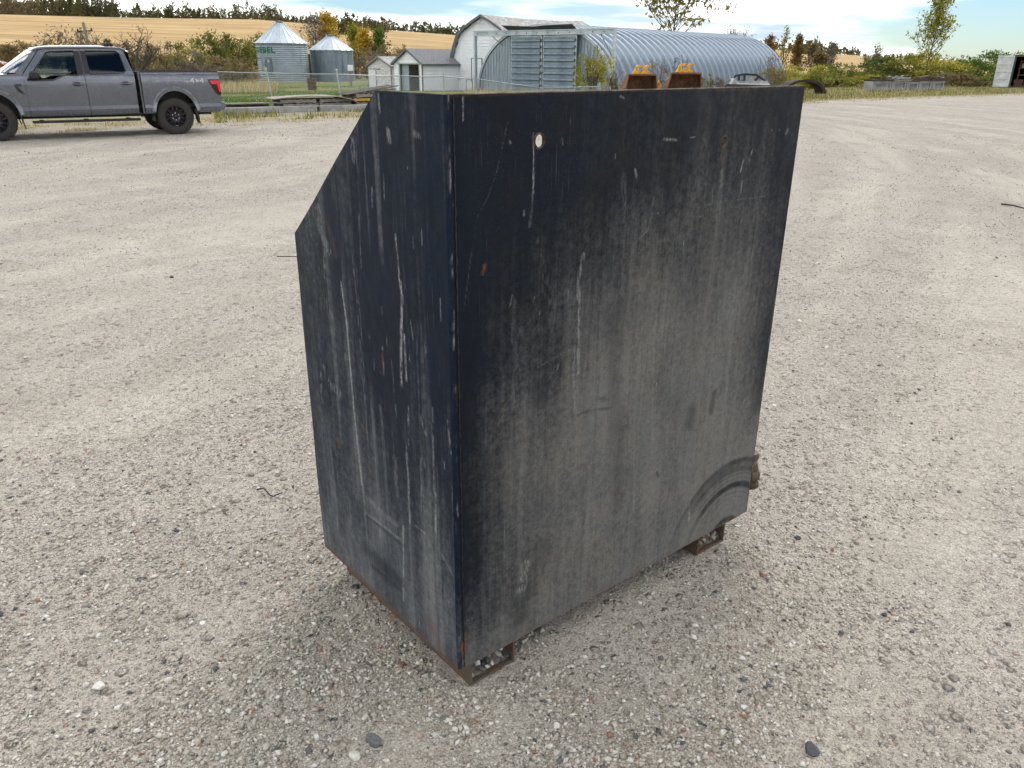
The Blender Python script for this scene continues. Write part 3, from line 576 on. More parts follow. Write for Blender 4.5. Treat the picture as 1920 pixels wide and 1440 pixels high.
    for u0, u1 in ((.062, .232), (1.122, 1.285)):
        c = MB(); t = .008; y0, y1 = .030, TD-.02
        c.box((u0, y0, 0), (u0+t, y1, TZB-.001)); c.box((u1-t, y0, 0), (u1, y1, TZB-.001)); c.box((u0+t, y0+.001, .001), (u1-t, y1, t)); s = c.build('skid_channel', SK, tank, None, .0015)
        fill = MB(); rs = random.Random(int(u0*100)); n = 12
        fill.grid(lambda a, b: (u0+t+(u1-u0-2*t)*a, y0+.012+.5*b, .010+.055*min(1, b*6+.15)*(.55+.45*vnoise(np.array(a*5.), np.array(b*14.), 3))+rs.uniform(-.003, .003)), n, 24)
        g = fill.build('trapped_gravel', mat('trapped_dirt', (.20, .18, .15), .95, 0, .4, 30, (.10, .09, .075), bump=1.0, bscale=120), s, 60); g['kind'] = 'stuff'
        for k in range(60):
            a, b = rs.random(), rs.random()**1.5*.3; sz = rs.uniform(.004, .011)
            q = link('stone', SV[rs.randrange(10)], None, s); q.location = (u0+.014+(u1-u0-.028)*a, y0+.014+.5*b, .012+.05*min(1, b*6+.15)); q.scale = (sz,)*3; q.rotation_euler = (rs.random()*3, rs.random()*3, rs.random()*3)
    # hose elbow on the right side plate
    BR = mat('dull_bronze_fitting', (.13, .10, .065), .55, .5, .3, 20, (.07, .055, .04))
    e = thing_part('hose_fitting', tank)
    cz, cy = .305, .022
    MB().lathe([(.0, .0), (.030, .0), (.030, .018), (.0, .018)], 6, Matrix.Translation((TW, cy, cz)) @ Matrix.Rotation(math.pi/2, 4, 'Y')).build('hex_nut', BR, e)
    pts = []
    for k in range(9):
        a = math.pi/2*k/8; pts.append((TW+.018+.030*math.sin(a), cy, cz-.030+.030*math.cos(a)))
    MB().tube(pts, .022, 14).build('elbow', BR, e, 50)
    M = Matrix.Translation((TW+.048, cy, cz-.105)); MB().lathe([(0, 0), (.026, 0), (.031, .008), (.031, .022), (.026, .026), (.026, .034), (.031, .040), (.031, .062), (.024, .075), (0, .075)], 10, M).build('coupling', BR, e, 30)
    MB().lathe([(0, 0), (.024, 0), (.027, .01), (.024, .03), (0, .03)], 12, Matrix.Translation((TW+.030, cy, cz+.020))).build('plug', BR, e, 30)
def thing_part(name, parent):
    o = bpy.data.objects.new(name, None); COL.objects.link(o); o.parent = parent; o.empty_display_size = .05; return o
build_tank()
# ------------------------------------------------------------------ farm buildings
AXD = math.atan2(.76, .65)                                  # the farm buildings all run the same way
def frame_at(fl, rz_dir):                                   # rz so that local +X runs along the front wall to the right
    return AXD-math.pi/2
def siding(m, w, z0, ztop, y, n_, x0=0, axis='x', flip=1, pitch=.25):
    """lap siding: saw-tooth strips from z0 up to height function ztop(t) between x0 and x0+w, facing -y (axis x) or +x (axis y)"""
    z = z0
    while True:
        ts = [t for t in np.linspace(0, 1, 41) if ztop(t) > z]
        if not ts: break
        a, b = min(ts), max(ts)
        if b-a < .01: break
        z1 = z+pitch
        ts2 = [t for t in np.linspace(0, 1, 41) if ztop(t) > z1]; a2, b2 = (min(ts2), max(ts2)) if ts2 else ((a+b)/2, (a+b)/2)
        o = .06
        if axis == 'x': m.add([(x0+a*w, y-o, z), (x0+b*w, y-o, z), (x0+b2*w, y, z1), (x0+a2*w, y, z1), (x0+a*w, y, z), (x0+b*w, y, z)], [(0, 1, 2, 3), (4, 5, 1, 0)])
        else: m.add([(y+o*flip, x0+a*w, z), (y+o*flip, x0+b*w, z), (y, x0+b2*w, z1), (y, x0+a2*w, z1), (y, x0+a*w, z), (y, x0+b*w, z)], [(0, 1, 2, 3), (4, 5, 1, 0)])
        z = z1
BRZ = AXD-math.pi/2
def farm_origin(fr, w):                                     # fr: front right corner; origin = front left corner
    return np.array([fr[0]-math.cos(BRZ)*w, fr[1]-math.sin(BRZ)*w])
def gable_shed(name, label, fr, w, L, ze, zp, siding_mat, roof_mat, trim_mat, over=.25, front=None):
    o2 = farm_origin(fr, w); zb = fr[2]; root = thing(name, label, 'shed', (o2[0], o2[1], zb), BRZ)
    he, hp = ze-zb, zp-zb; rt = .10
    top = lambda t: he+(hp-he)*(1-abs(2*t-1))-.02
    if front is None:
        m = MB(); siding(m, w, 0, top, 0, 0); m.build('front_wall', siding_mat, root)
    else: front(root, w, he, hp, top)
    m = MB(); siding(m, L, 0, lambda t: he-.01, w, 0, 0, 'y'); m.build('side_wall', siding_mat, root)
    m = MB(); siding(m, L, 0, lambda t: he-.01, 0, 0, 0, 'y', -1); m.build('side_wall', siding_mat, root)
    m = MB(); m.prism([(0, 0), (w, 0), (w, he-.01), (w/2, hp-.02), (0, he-.01)], L-.02, L); m.build('rear_wall', siding_mat, root)
    for s in (-1, 1):
        x0, z0 = (w/2, hp); x1 = w/2+s*(w/2+over); z1 = hp-(hp-he)*(1+over/(w/2))
        m = MB(); m.add([(x0, -over, z0), (x1, -over, z1), (x1, L+over, z1), (x0, L+over, z0), (x0, -over, z0+rt), (x1, -over, z1+rt), (x1, L+over, z1+rt), (x0, L+over, z0+rt)], [(0, 1, 2, 3), (7, 6, 5, 4), (0, 4, 5, 1), (1, 5, 6, 2), (2, 6, 7, 3)])
        r = m.build('roof_slope', roof_mat, root)
        m = MB(); m.bar((x0, -over-.012, z0+rt*.3), (x1, -over-.012, z1+rt*.3), .02, .16, (0, 0, 1)); m.bar((x1+s*.012, -over, z1+rt*.2), (x1+s*.012, L+over, z1+rt*.2), .02, .15); m.build('fascia', trim_mat, r)
    for x, y in ((-.02, -.02), (w+.02, -.02)):
        MB().box((x-.05, y-.04, 0), (x+.05, y+.05, he-.02)).build('corner_board', siding_mat if trim_mat is TRIM_GREY and x < w else trim_mat, root)
    return root, he, hp
def garage_front(root, w, he, hp, top):
    d0, d1, dh = .62, w-.42, he-.12
    m = MB()
    siding(m, d0-.12, 0, lambda t: dh, 0, 0, 0); siding(m, w-d1-.12, 0, lambda t: dh, 0, 0, d1+.12)
    siding(m, w, dh+.12, top, 0, 0); m.build('front_wall', WHITE_SIDING, root)
    f = MB(); f.box((d0-.12, -.03, 0), (d0, .04, dh)); f.box((d1, -.03, 0), (d1+.12, .04, dh)); f.box((d0-.15, -.035, dh), (d1+.15, .04, dh+.12)); f.build('door_frame', mat('dirty_white_trim', (.55, .54, .51), .7, 0, .2, 4), root)
    i = MB(); i.box((d0-.1, .5, .02), (d1+.1, 4.2, .06)); i.build('floor', DARK_IN, root)
    p = MB().box((d0+.02, .25, .03), (d0+.95, .30, dh-.05)).build('sliding_door', mat('grey_board_door', (.36, .39, .43), .7, 0, .15, 4), root)
    MB().box((d0+1.35, 1.6, .05), (d0+2.2, 2.3, .75)).build('stored_crate', WOOD_DARK, root)
g = at(793, 170, 76); g[2] = -1.02
gable_shed('garage', 'small white garage with grey roof and open dark doorway', (g[0], g[1], -1.0), 3.62, 6.2, 1.42, 2.52, WHITE_SIDING, SHINGLE_GREY, TRIM_GREY, .28, garage_front)
def shed_front(root, w, he, hp, top):
    m = MB(); siding(m, w, 0, top, 0, 0, pitch=.20); m.build('front_wall', WORN_SIDING, root)
    MB().box((.18, -.07, .05), (1.15, -.03, 1.75)).build('door', mat('white_door_paint', (.74, .76, .77), .6, 0, .1, 3), root)
    MB().box((.12, -.08, 1.75), (1.95, -.02, 1.83)).build('door_rail', TRIM_GREY, root); MB().box((1.17, -.06, .05), (1.23, -.02, 1.7)).build('door_post', TRIM_GREY, root)
s_ = at(735, 170, 84)
gable_shed('shed', 'old white shed with peeling paint and bare pale roof', (s_[0], s_[1], -1.0), 3.45, 4.2, 1.1, 1.86, WORN_SIDING, SHINGLE_PALE, WOOD_GREY, .22, shed_front)
def build_barn():
    fr = at(966, 170, 75); w, L, zb = 7.7, 14.6, -1.05; o2 = farm_origin(fr, w)
    root = thing('barn', 'white gambrel barn with curved eaves and patchy pale roof', 'barn', (o2[0], o2[1], zb), BRZ)
    H = lambda z: z-zb
    half = [(-.42, H(1.02)), (.02, H(1.75)), (.38, H(2.75)), (.85, H(3.72)), (1.55, H(4.28)), (2.7, H(4.86)), (w/2, H(5.36))]
    prof = half+[(w-x, z) for x, z in half[-2::-1]]
    xs = [p[0] for p in prof]; zs_ = [p[1] for p in prof]
    m = MB(); siding(m, w, 0, lambda t: float(np.interp(t*w, xs, zs_))-.06, 0, 0, pitch=.26); m.build('front_wall', WHITE_SIDING, root)
    m = MB(); siding(m, L, 0, lambda t: 2.6, 0, 0, 0, 'y', -1); m.build('side_wall', WHITE_SIDING, root)
    m = MB(); siding(m, L, 0, lambda t: 2.6, w, 0, 0, 'y', 1); m.build('side_wall', WHITE_SIDING, root)
    MB().prism([(0, 0), (w, 0)]+[(min(max(x, 0), w), z-.06) for x, z in prof[::-1]], L-.05, L).build('rear_wall', WHITE_SIDING, root)
    n = len(prof)
    for a, b, nm in ((0, n//2+1, 'roof_slope'), (n//2, n, 'roof_slope')):
        v = []; 
        for j, y in enumerate(np.linspace(-.35, L+.2, 15)):
            sag = -.16*math.sin(math.pi*j/14)
            for dz in (0, .10):
                for x, z in prof[a:b]: v.append((x, y, z+dz+sag*(.3+.7*(z/zs_[n//2])**2)))
        k = b-a; f = []
        for j in range(14):
            for i in range(k-1):
                for l in (0, 1): f.append((j*2*k+l*k+i, j*2*k+l*k+i+1, (j+1)*2*k+l*k+i+1, (j+1)*2*k+l*k+i))
        for j in (0, 14):
            for i in range(k-1): f.append((j*2*k+i, j*2*k+i+1, j*2*k+k+i+1, j*2*k+k+i))
        r = MB().add(v, f).build(nm, SHINGLE_PALE, root, 50)
        e = MB()
        for (x0, z0), (x1, z1) in zip(prof[a:b-1], prof[a+1:b]): e.bar((x0, -.38, z0-.02), (x1, -.38, z1-.02), .05, .20, (0, 0, 1) if abs(z1-z0) < abs(x1-x0)*3 else (1, 0, 0))
        e.build('barge_board', TRIM_GREY, r)
    for i, (x0, x1, z0, z1) in enumerate(((2.45, 3.75, .9, 2.9), (1.75, 2.55, .0, 1.05))):
        d = MB(); d.box((x0, -.05, z0), (x1, -.018, z1)); dd = d.build('loft_door' if i == 0 else 'door', WHITE_SIDING, root)
        f = MB()
        for p, q in (((x0, z0), (x0, z1)), ((x1, z0), (x1, z1)), ((x0, z1), (x1, z1))): f.bar((p[0], -.06, p[1]), (q[0], -.06, q[1]), .05, .06, (0, 1, 0))
        f.build('door_trim', TRIM_GREY, dd)
    l = MB().lathe([(0, 0), (.10, .0), (.16, .10), (0, .16)], 10, Matrix.Translation((w/2-.1, -.45, H(4.72)))).build('yard_light', mat('lamp_white', (.7, .7, .68), .4, 0, .1, 4), root, 40)
    MB().lathe([(0, 0), (.10, .0), (.16, .10), (0, .16)], 10, Matrix.Translation((.95, -.12, 1.15))).build('wall_light', MATS['lamp_white'], root, 40)
build_barn()
def build_quonset():
    fr = at(1150, 170, 66); w, L, zb, h = 14.3, 33.0, -1.05, 5.35; o2 = farm_origin(fr, w)
    root = thing('quonset_hut', 'galvanised steel quonset hut with ribbed arched roof and sliding doors', 'quonset', (o2[0], o2[1], zb), BRZ)
    def arch(t, off=0.0):
        a = math.pi*(1-t); c, s = math.cos(a), math.sin(a)
        return w/2+(w/2+off)*math.copysign(abs(c)**.92, c), (h+off)*abs(s)**.92
    nseg = 40; pitch = 1.06; k = int(L/pitch)
    prof = [(0, .0), (.20, .0), (.40, .20), (.68, .20), (.88, 0.0), (1.06, .0)]
    v = []; f = []
    for (y, o) in prof:
        for i in range(nseg+1): x, z = arch(i/nseg, o); v.append((x, y, z))
    for j in range(len(prof)-1):
        for i in range(nseg): f.append((j*(nseg+1)+i, j*(nseg+1)+i+1, (j+1)*(nseg+1)+i+1, (j+1)*(nseg+1)+i))
    me = MB().add(v, f).mesh('arch_panel', 25)
    QM = mat('quonset_galvanised', (.28, .34, .41), .52, .30, .20, .6, (.20, .25, .31), stretch=(1, 1, .35))
    for j in range(k): link('arch_panel', me, QM, root).location = (0, j*pitch, 0)
    fl = MB()
    for i in range(nseg):
        a = arch(i/nseg, .16); b = arch((i+1)/nseg, .16); a2 = arch(i/nseg, -.05); b2 = arch((i+1)/nseg, -.05)
        fl.add([(a[0], -.06, a[1]), (b[0], -.06, b[1]), (b2[0], -.06, b2[1]), (a2[0], -.06, a2[1]), (a[0], .03, a[1]), (b[0], .03, b[1])], [(0, 1, 2, 3), (0, 4, 5, 1)])
    fl.build('arch_trim', GALV, root)
    # end walls with flat vertical ribs
    def endwall(x0, x1, y, name):
        m = MB(); n = int((x1-x0)/.16)
        for i in range(n):
            xa, xb = x0+(x1-x0)*i/n, x0+(x1-x0)*(i+1)/n; o = .03 if i % 2 else 0
            za = arch(max(0, min(1, 1-math.acos(max(-1, min(1, (xa-w/2)/(w/2))))/math.pi)))[1]; zb_ = arch(max(0, min(1, 1-math.acos(max(-1, min(1, (xb-w/2)/(w/2))))/math.pi)))[1]
            m.add([(xa, y-o, 0), (xb, y-o, 0), (xb, y-o, zb_-.02), (xa, y-o, za-.02)], [(0, 1, 2, 3)])
        return m.build(name, mat('end_wall_steel', (.33, .39, .45), .45, .35, .15, 1.2, (.25, .30, .36), stretch=(3, 3, .5)), root)
    endwall(.1, w-.1, .05, 'front_end_wall'); endwall(.1, w-.1, k*pitch-.05, 'rear_end_wall')
    d0, d1, d2 = 4.02, 7.42, 10.85; dz = 4.62
    for a, b in ((d0, d1-.05), (d1+.05, d2)):
        y = -.32; fr_ = MB()
        fr_.box((a, y-.05, .1), (a+.10, y+.05, dz)); fr_.box((b-.10, y-.05, .1), (b, y+.05, dz)); fr_.box((a+.10, y-.048, dz-.10), (b-.10, y+.048, dz))
        dr = fr_.build('sliding_door', GALV, root)
        nn = 9; ph = (dz-.2)/nn
        pm = MB(); pv = [(0, .0), (.22, .0), (.34, -.20), (.62, -.20), (.78, 0.0), (1.0, .0)]
        vv = [(x, yy, zz*ph) for zz, yy in pv for x in (a+.1, b-.1)]
        pme = MB().add(vv, [(2*i, 2*i+1, 2*i+3, 2*i+2) for i in range(5)]).mesh('door_panel', 20)
        for i in range(nn): link('door_panel', pme, QM, dr).location = (0, y, .1+i*ph)
    hd = MB(); hd.box((-2.35+2.2, -.52, 4.66), (w+.15, -.18, 4.98)); hdr = hd.build('track_header', GALV, root)
    hm = MB(); hm.box((-.15, -.60, 4.98), (w+.15, -.14, 5.06)); hm.build('header_cap', GALV, hdr)
    for i in range(13):
        MB().box((.3+i*1.1, -.535, 4.78), (.38+i*1.1, -.52, 4.86)).build('bolt', DARKRUST, hdr)
    hood = MB(); hood.add([(d0-.2, -.55, 5.06), (d2+.1, -.55, 5.06), (d2+.0, -1.05, 5.40), (d1+.4, -1.0, 5.34), (d1-.4, -.95, 5.28), (d0-.5, -1.05, 5.42), (d0-.2, .05, 5.06), (d2+.1, .05, 5.06)], [(0, 1, 2, 3, 4, 5), (0, 6, 7, 1)]); hood.build('bent_flashing', mat('dark_flashing', (.10, .115, .13), .5, .4, .2, 3), root)
    for x in (-.15, w+.05):
        MB().box((x, -.50, 0), (x+.16, -.22, 4.66)).build('track_post', GALV, root)
    MB().bar((w+.05, -.3, 2.9), (w-1.2, -.3, 4.66), .05, .05).build('brace', TRIM_GREY, root); MB().bar((1.9, -.3, 4.62), (3.0, -.3, 3.9), .05, .05).build('brace', TRIM_GREY, root)
build_quonset()
# ------------------------------------------------------------------ grain bins
def build_bin(label, c, r, ze, zp, wall_mat, nrib, roof_mat, box=False, text=None, rpitch=.22, rdepth=.045):
    zb = -1.0; he, hp = ze-zb, zp-zb
    root = thing('grain_bin', label, 'grain bin', (c[0], c[1], zb), 0, 'grain bins on the lawn')
    prof = []; n = int(he/rpitch)
    for i in range(n*4+1):
        z = he*i/(n*4); prof.append((r+rdepth*math.cos(i*math.pi/2), z))
    w = MB().lathe(prof, 72).build('wall', wall_mat, root, 60)
    m = MB(); ri = .42; e = .14
    for k in range(nrib):
        a0, a1 = 2*math.pi*k/nrib, 2*math.pi*(k+1)/nrib; v = []
        for rr, z in ((r+e, he-.08), (ri, hp)):
            for f_ in (0, .06, .1, .9, .94, 1):
                a = a0+(a1-a0)*f_; lift = .09 if f_ in (0, 1) else (.075 if f_ in (.06, .94) else 0); v.append((rr*math.cos(a), rr*math.sin(a), z+lift))
        m = MB().add(v, [(i, i+1, i+7, i+6) for i in range(5)]); m.build('roof_sheet', roof_mat, root)
    cap = MB().lathe([(ri+.03, hp-.05), (ri+.03, hp+.14), (ri-.05, hp+.2), (0, hp+.25)], 24).build('roof_cap', TRIM_GREY, root, 40)
    ea = MB().lathe([(r+e, he-.10), (r+e+.02, he-.05), (r+.01, he-.04), (r+.01, he-.10)], 72).build('eave', GALV, root, 60)
    ang = math.atan2(-c[1], -c[0])           # towards the yard
    for k in range(18):
        a = 2*math.pi*(k+.5)/18
        MB().box((r+.01, -.03, .0), (r+.05, .03, he-.1), Matrix.Rotation(a, 4, 'Z')).build('stiffener', wall_mat, root)
    if box:
        M = Matrix.Rotation(ang-.60, 4, 'Z'); d = MB().box((r-.02, -.42, 1.1), (r+.16, .42, 2.75), M).build('hatch', GALV_DARK, root, None, .01)
        MB().box((r+.16, .05, 2.25), (r+.19, .22, 2.5), M).build('hatch_sign', mat('hatch_sign_white', (.7, .7, .7), .5, 0, .05, 5), d)
    if text:
        cu = bpy.data.curves.new('lettering', 'FONT'); cu.body = text; cu.size = 1.0; cu.extrude = .0; cu.offset = .018; cu.resolution_u = 3
        to = bpy.data.objects.new('tmp', cu); COL.objects.link(to); dg = bpy.context.evaluated_depsgraph_get(); me = bpy.data.meshes.new_from_object(to.evaluated_get(dg)); bpy.data.objects.remove(to)
        bm = bmesh.new(); bm.from_mesh(me); xs = [v.co.x for v in bm.verts]; wid = max(xs)
        bmesh.ops.triangulate(bm, faces=bm.faces); bmesh.ops.subdivide_edges(bm, edges=[e for e in bm.edges if e.calc_length() > .12], cuts=2)
        for v in bm.verts:
            a = ang+(v.co.x-wid)/r*1.12-.26; v.co = ((r+.055)*math.cos(a), (r+.055)*math.sin(a), he-1.12+v.co.y*.9)
        bm.to_mesh(me); bm.free(); o = link('lettering', me, mat('green_lettering', (.01, .16, .10), .5, 0, .15, 3), root); o['label'] = 'green maker lettering near the eave'
    return root
BIN_W = mat('corrugated_bin_steel', (.46, .52, .57), .42, .5, .12, .7, (.38, .44, .50))
BIN_R = mat('bin_roof_steel', (.60, .67, .72), .38, .4, .1, 1.0, (.50, .57, .63))
build_bin('tall corrugated steel grain bin with green lettering and wall hatch', at(532, 130, 107), 3.06, 3.45, 5.75, BIN_W, 24, BIN_R, True, 'GOEBEL')
build_bin('shorter dull grey grain bin with bright conical roof', at(624, 130, 111), 2.72, 2.75, 4.35, GALV_DARK, 20, BIN_R, rpitch=.12, rdepth=.008)
# ------------------------------------------------------------------ small yard things
p = at(585, 160, 76); b = thing('oil_drum', 'rusty oil drum standing on the lawn before the grain bins', 'drum', (p[0], p[1], tz(p[0], p[1])))
prof = [(0, 0), (.38, 0), (.40, .03), (.385, .06), (.385, .36), (.405, .39), (.385, .42), (.385, .72), (.405, .75), (.385, .78), (.385, 1.02), (.40, 1.05), (.38, 1.06), (.37, 1.03), (0, 1.03)]
MB().lathe(prof, 28).build('drum_shell', mat('dark_red_rust', (.085, .030, .026), .8, .1, .4, 5, (.14, .08, .06)), b, 40)
p = onground(657, 92); b = thing('meter_post', 'white meter box on a grey post beside the shorter bin', 'post', p)
MB().box((-.14, -.1, 0), (.14, .1, 1.55)).build('post', WOOD_GREY, b); MB().box((-.26, -.2, 1.5), (.26, .18, 2.1)).build('meter_box', mat('meter_white', (.78, .78, .76), .5, 0, .05, 4), b, None, .03)
p = onground(581, 112); b = thing('wooden_post', 'ochre wooden post standing in the gap between the grain bins', 'post', p)
MB().tube([(0, 0, 0), (.05, 0, 1.6), (0, 0, 3.2)], [.36, .33, .30], 10).build('shaft', mat('ochre_wood', (.26, .17, .075), .9, 0, .3, 4), b, 40); MB().lathe([(0, 0), (.31, 0), (.25, .06), (0, .1)], 10, Matrix.Translation((0, 0, 3.2))).build('top', WOOD_GREY, b)
p = onground(180, 84); zt_ = zrow(at(170, 42, 84), 42)
b = thing('utility_pole', 'weathered leaning utility pole with short crossarm behind the pickup', 'pole', p); hh = zt_-p[2]
top = Vector((-.45, 0, hh)); MB().tube([(0, 0, 0), top*.5, top], [.17, .15, .13], 10).build('pole_shaft', WOOD_GREY, b, 40)
ca = MB(); ca.bar((top.x-.72, 0, hh-.82), (top.x+.80, 0, hh-.72), .09, .10); cr = ca.build('crossarm', WOOD_DARK, b)
for x, z in ((top.x-.66, hh-.77), (top.x+.68, hh-.68)): MB().lathe([(0, 0), (.07, 0), (.09, .08), (.05, .12), (.07, .18), (0, .2)], 10, Matrix.Translation((x, 0, z))).build('insulator', DARKRUST, cr, 40)
# chain-link fence
def build_fence():
    P = [(410-330, 134, 41.5), (415, 134.5, 39.5), (500, 136.5, 39.3), (632, 139, 38.4), (745, 142, 43), (832, 143, 45), (890, 147, 46.5), (1010, 164, 48.0), (1125, 162, 50)]
    pts = [at(*q) for q in P]; base = [tz(q[0], q[1]) for q in pts]
    root = thing('chain_link_fence', 'low chain link fence with sagging top rail before the bins', 'fence', (pts[2][0], pts[2][1], base[2]))
    off = Vector(pts[2]*[1, 1, 0])+Vector((0, 0, base[2]))
    R = mat('fence_galvanised', (.42, .44, .45), .45, .5, .12, 8)
    Q = [Vector(q)-off for q in pts]
    for i in (0, 2, 3, 5, 6, 8):
        lean = {2: .16, 3: .10}.get(i, .03); bz = Vector((Q[i].x+lean, Q[i].y, base[i]-off.z-.05)); tp = Q[i]+Vector((-.02, 0, .14))
        pm = MB().tube([bz, tp], .038, 8).build('fence_post', R, root, 40)
        MB().lathe([(.048, 0), (.05, .05), (.0, .09)], 8, Matrix.Translation(tp)).build('post_cap', R, pm, 40)
    rp = []
    for a, b_ in zip(Q[:-1], Q[1:]):
        for k in range(6): t = k/6; rp.append(a.lerp(b_, t)+Vector((0, 0, -.02*math.sin(math.pi*t))))
    MB().tube(rp+[Q[-1]], .026, 6).build('top_rail', R, root, 60)
    w = MB()
    for i in range(len(Q)-1):
        a, c = Q[i], Q[i+1]; L = (c-a).length; n = int(L/.09); zb0, zb1 = base[i]-off.z, base[i+1]-off.z
        def pt(u, t):
            q = a.lerp(c, min(max(u, 0), 1)); lo = zb0+(zb1-zb0)*min(max(u, 0), 1)+.03; return Vector((q.x, q.y, lo+(q.z-.03-lo)*t))
        hu = (1.1/L)
        for k in range(-12, n):
            for s in (1, -1):
                u0 = k*.09/L; u1 = u0+hu
                if s < 0: u0, u1 = u1, u0
                t0, t1 = 0., 1.
                ua, ub = u0, u1
                if ua == ub: continue
                def clip(u): return (u-u0)/(u1-u0)
                lo, hi = sorted((clip(0), clip(1))); t0 = max(0, lo); t1 = min(1, hi)
                if t1-t0 < .02: continue
                w.tube([pt(u0+(u1-u0)*t0, t0), pt(u0+(u1-u0)*t1, t1)], .0028, 3, False)
    o = w.build('wire_mesh', R, root); o['kind'] = 'stuff'
build_fence()
# pallets, sheets, concrete beams in front of the fence
def pallet_parts(root, z, rs, wd=1.2, dp=1.0, mat_=None, skip=0, dx=0, dy=0, rz=0, ymat=None):
    M = Matrix.Translation((dx, dy, z)) @ Matrix.Rotation(rz, 4, 'Z'); mat_ = mat_ or WOOD_GREY
    for y in (-dp/2+.03, 0, dp/2-.03): MB().box((-wd/2, y-.03, .02), (wd/2, y+.03, .11), M).build('stringer', ymat if ymat and y < -.1 else mat_, root)
    for k in range(6):
        x = -wd/2+.06+(wd-.12)*k/5
        if rs.random() < skip: continue
        MB().box((x-.055, -dp/2, .11), (x+.055, dp/2, .13), M).build('board', mat_, root)
    for k in (0, 2.5, 5):
        x = -wd/2+.06+(wd-.12)*k/5; MB().box((x-.055, -dp/2, 0), (x+.055, dp/2, .02), M).build('board', mat_, root)
PR = math.atan2(2.92, 4.0)
rs = random.Random(3)
YP = mat('yellow_painted_wood', (.60, .38, .02), .6, 0, .2, 6)
for label, px_, d, n, wm, args in [
        ('low stack of grey pallets under the warped plywood, left of the yellow board', 545, 29.5, 3, WOOD_GREY, {}),
        ('grey pallet stack in the middle, under the plywood end', 612, 30.3, 3, WOOD_GREY, {}),
        ('stack of pallets topped by a tilted dark sheet and a yellow edged pallet', 680, 31.2, 4, WOOD_GREY, {'yellow': True}),
        ('collapsed dark pallet pile beside the rear bumper of the pickup', 452, 28.7, 2, WOOD_DARK, {'skip': .3})]:
    p = onground(px_, d); root = thing('pallet_stack', label, 'pallets', p, PR+rs.uniform(-.1, .1), 'pallets piled before the fence')
    for k in range(n): pallet_parts(root, k*.14, rs, 1.25, 1.05, wm, args.get('skip', 0), rs.uniform(-.06, .06), rs.uniform(-.05, .05), rs.uniform(-.05, .05), YP if args.get('yellow') and k == 2 else None)
p = onground(560, 29.6); b = thing('plywood_sheet', 'long warped pale plywood sheet lying over the grey pallets', 'sheet', (p[0], p[1], .435), PR-.06)
MB().grid(lambda u, v: (-1.15+3.05*u, -.55+1.05*v, .085*math.sin(math.pi*min(1, u*1.05))-.10*max(0, u-.75)/.25+.01*math.sin(9*u+v)), 20, 3).build('sheet', WOOD_PALE, b, 60)
for v_ in (-.55, .5): MB().grid(lambda u, v: (-1.15+3.05*u, v_, .085*math.sin(math.pi*min(1, u*1.05))-.10*max(0, u-.75)/.25+.01*math.sin(9*u+(v_+.55)/1.05)-.022*v), 20, 1).build('sheet_edge', WOOD_PALE, b)
p = onground(690, 31.3); b = thing('scrap_sheet', 'thin dark sheet tilted across the yellow edged pallet stack', 'sheet', (p[0], p[1], .66), PR)
MB().box((-1.15, -.5, 0), (1.0, .5, .02), Matrix.Rotation(-.13, 4, 'Y')).build('sheet', WOOD_DARK, b); MB().box((-.3, -.42, -.06), (.9, -.36, .0), Matrix.Rotation(-.06, 4, 'Y')).build('batten', WOOD_GREY, b)
for i, (px_, d, ln, z, rz, mt, lb) in enumerate([(432, 28.0, 2.0, .29, .02, WOOD_PALE, 'pale plank lying over the collapsed dark pallets'), (470, 28.3, 2.4, .285, -.05, WOOD_GREY, 'grey plank lying low in front of the dark pallets'), (600, 29.4, 1.6, .16, .03, WOOD_PALE, 'pale board poking out under the warped plywood')]):
    p = onground(px_, d); b = thing('plank', lb, 'plank', (p[0], p[1], z), PR+rz); MB().box((-ln/2, -.07, 0), (ln/2, .07, .035)).build('board', mt, b, None, .004)
for i, (x0, y0, x1, y1, lb) in enumerate([(-9.6, 27.35, -6.9, 29.25, 'weathered concrete beam lying in weeds, nearer the pickup'), (-6.85, 29.3, -3.6, 31.6, 'weathered concrete beam lying in weeds, nearer the black tank')]):
    L = math.hypot(x1-x0, y1-y0); b = thing('concrete_beam', lb, 'beam', (x0, y0, 0), math.atan2(y1-y0, x1-x0), 'concrete beams along the verge')
    MB().box((0, -.14, -.02), (L-.04, .14, .2)).build('beam', CONC, b, None, .015)
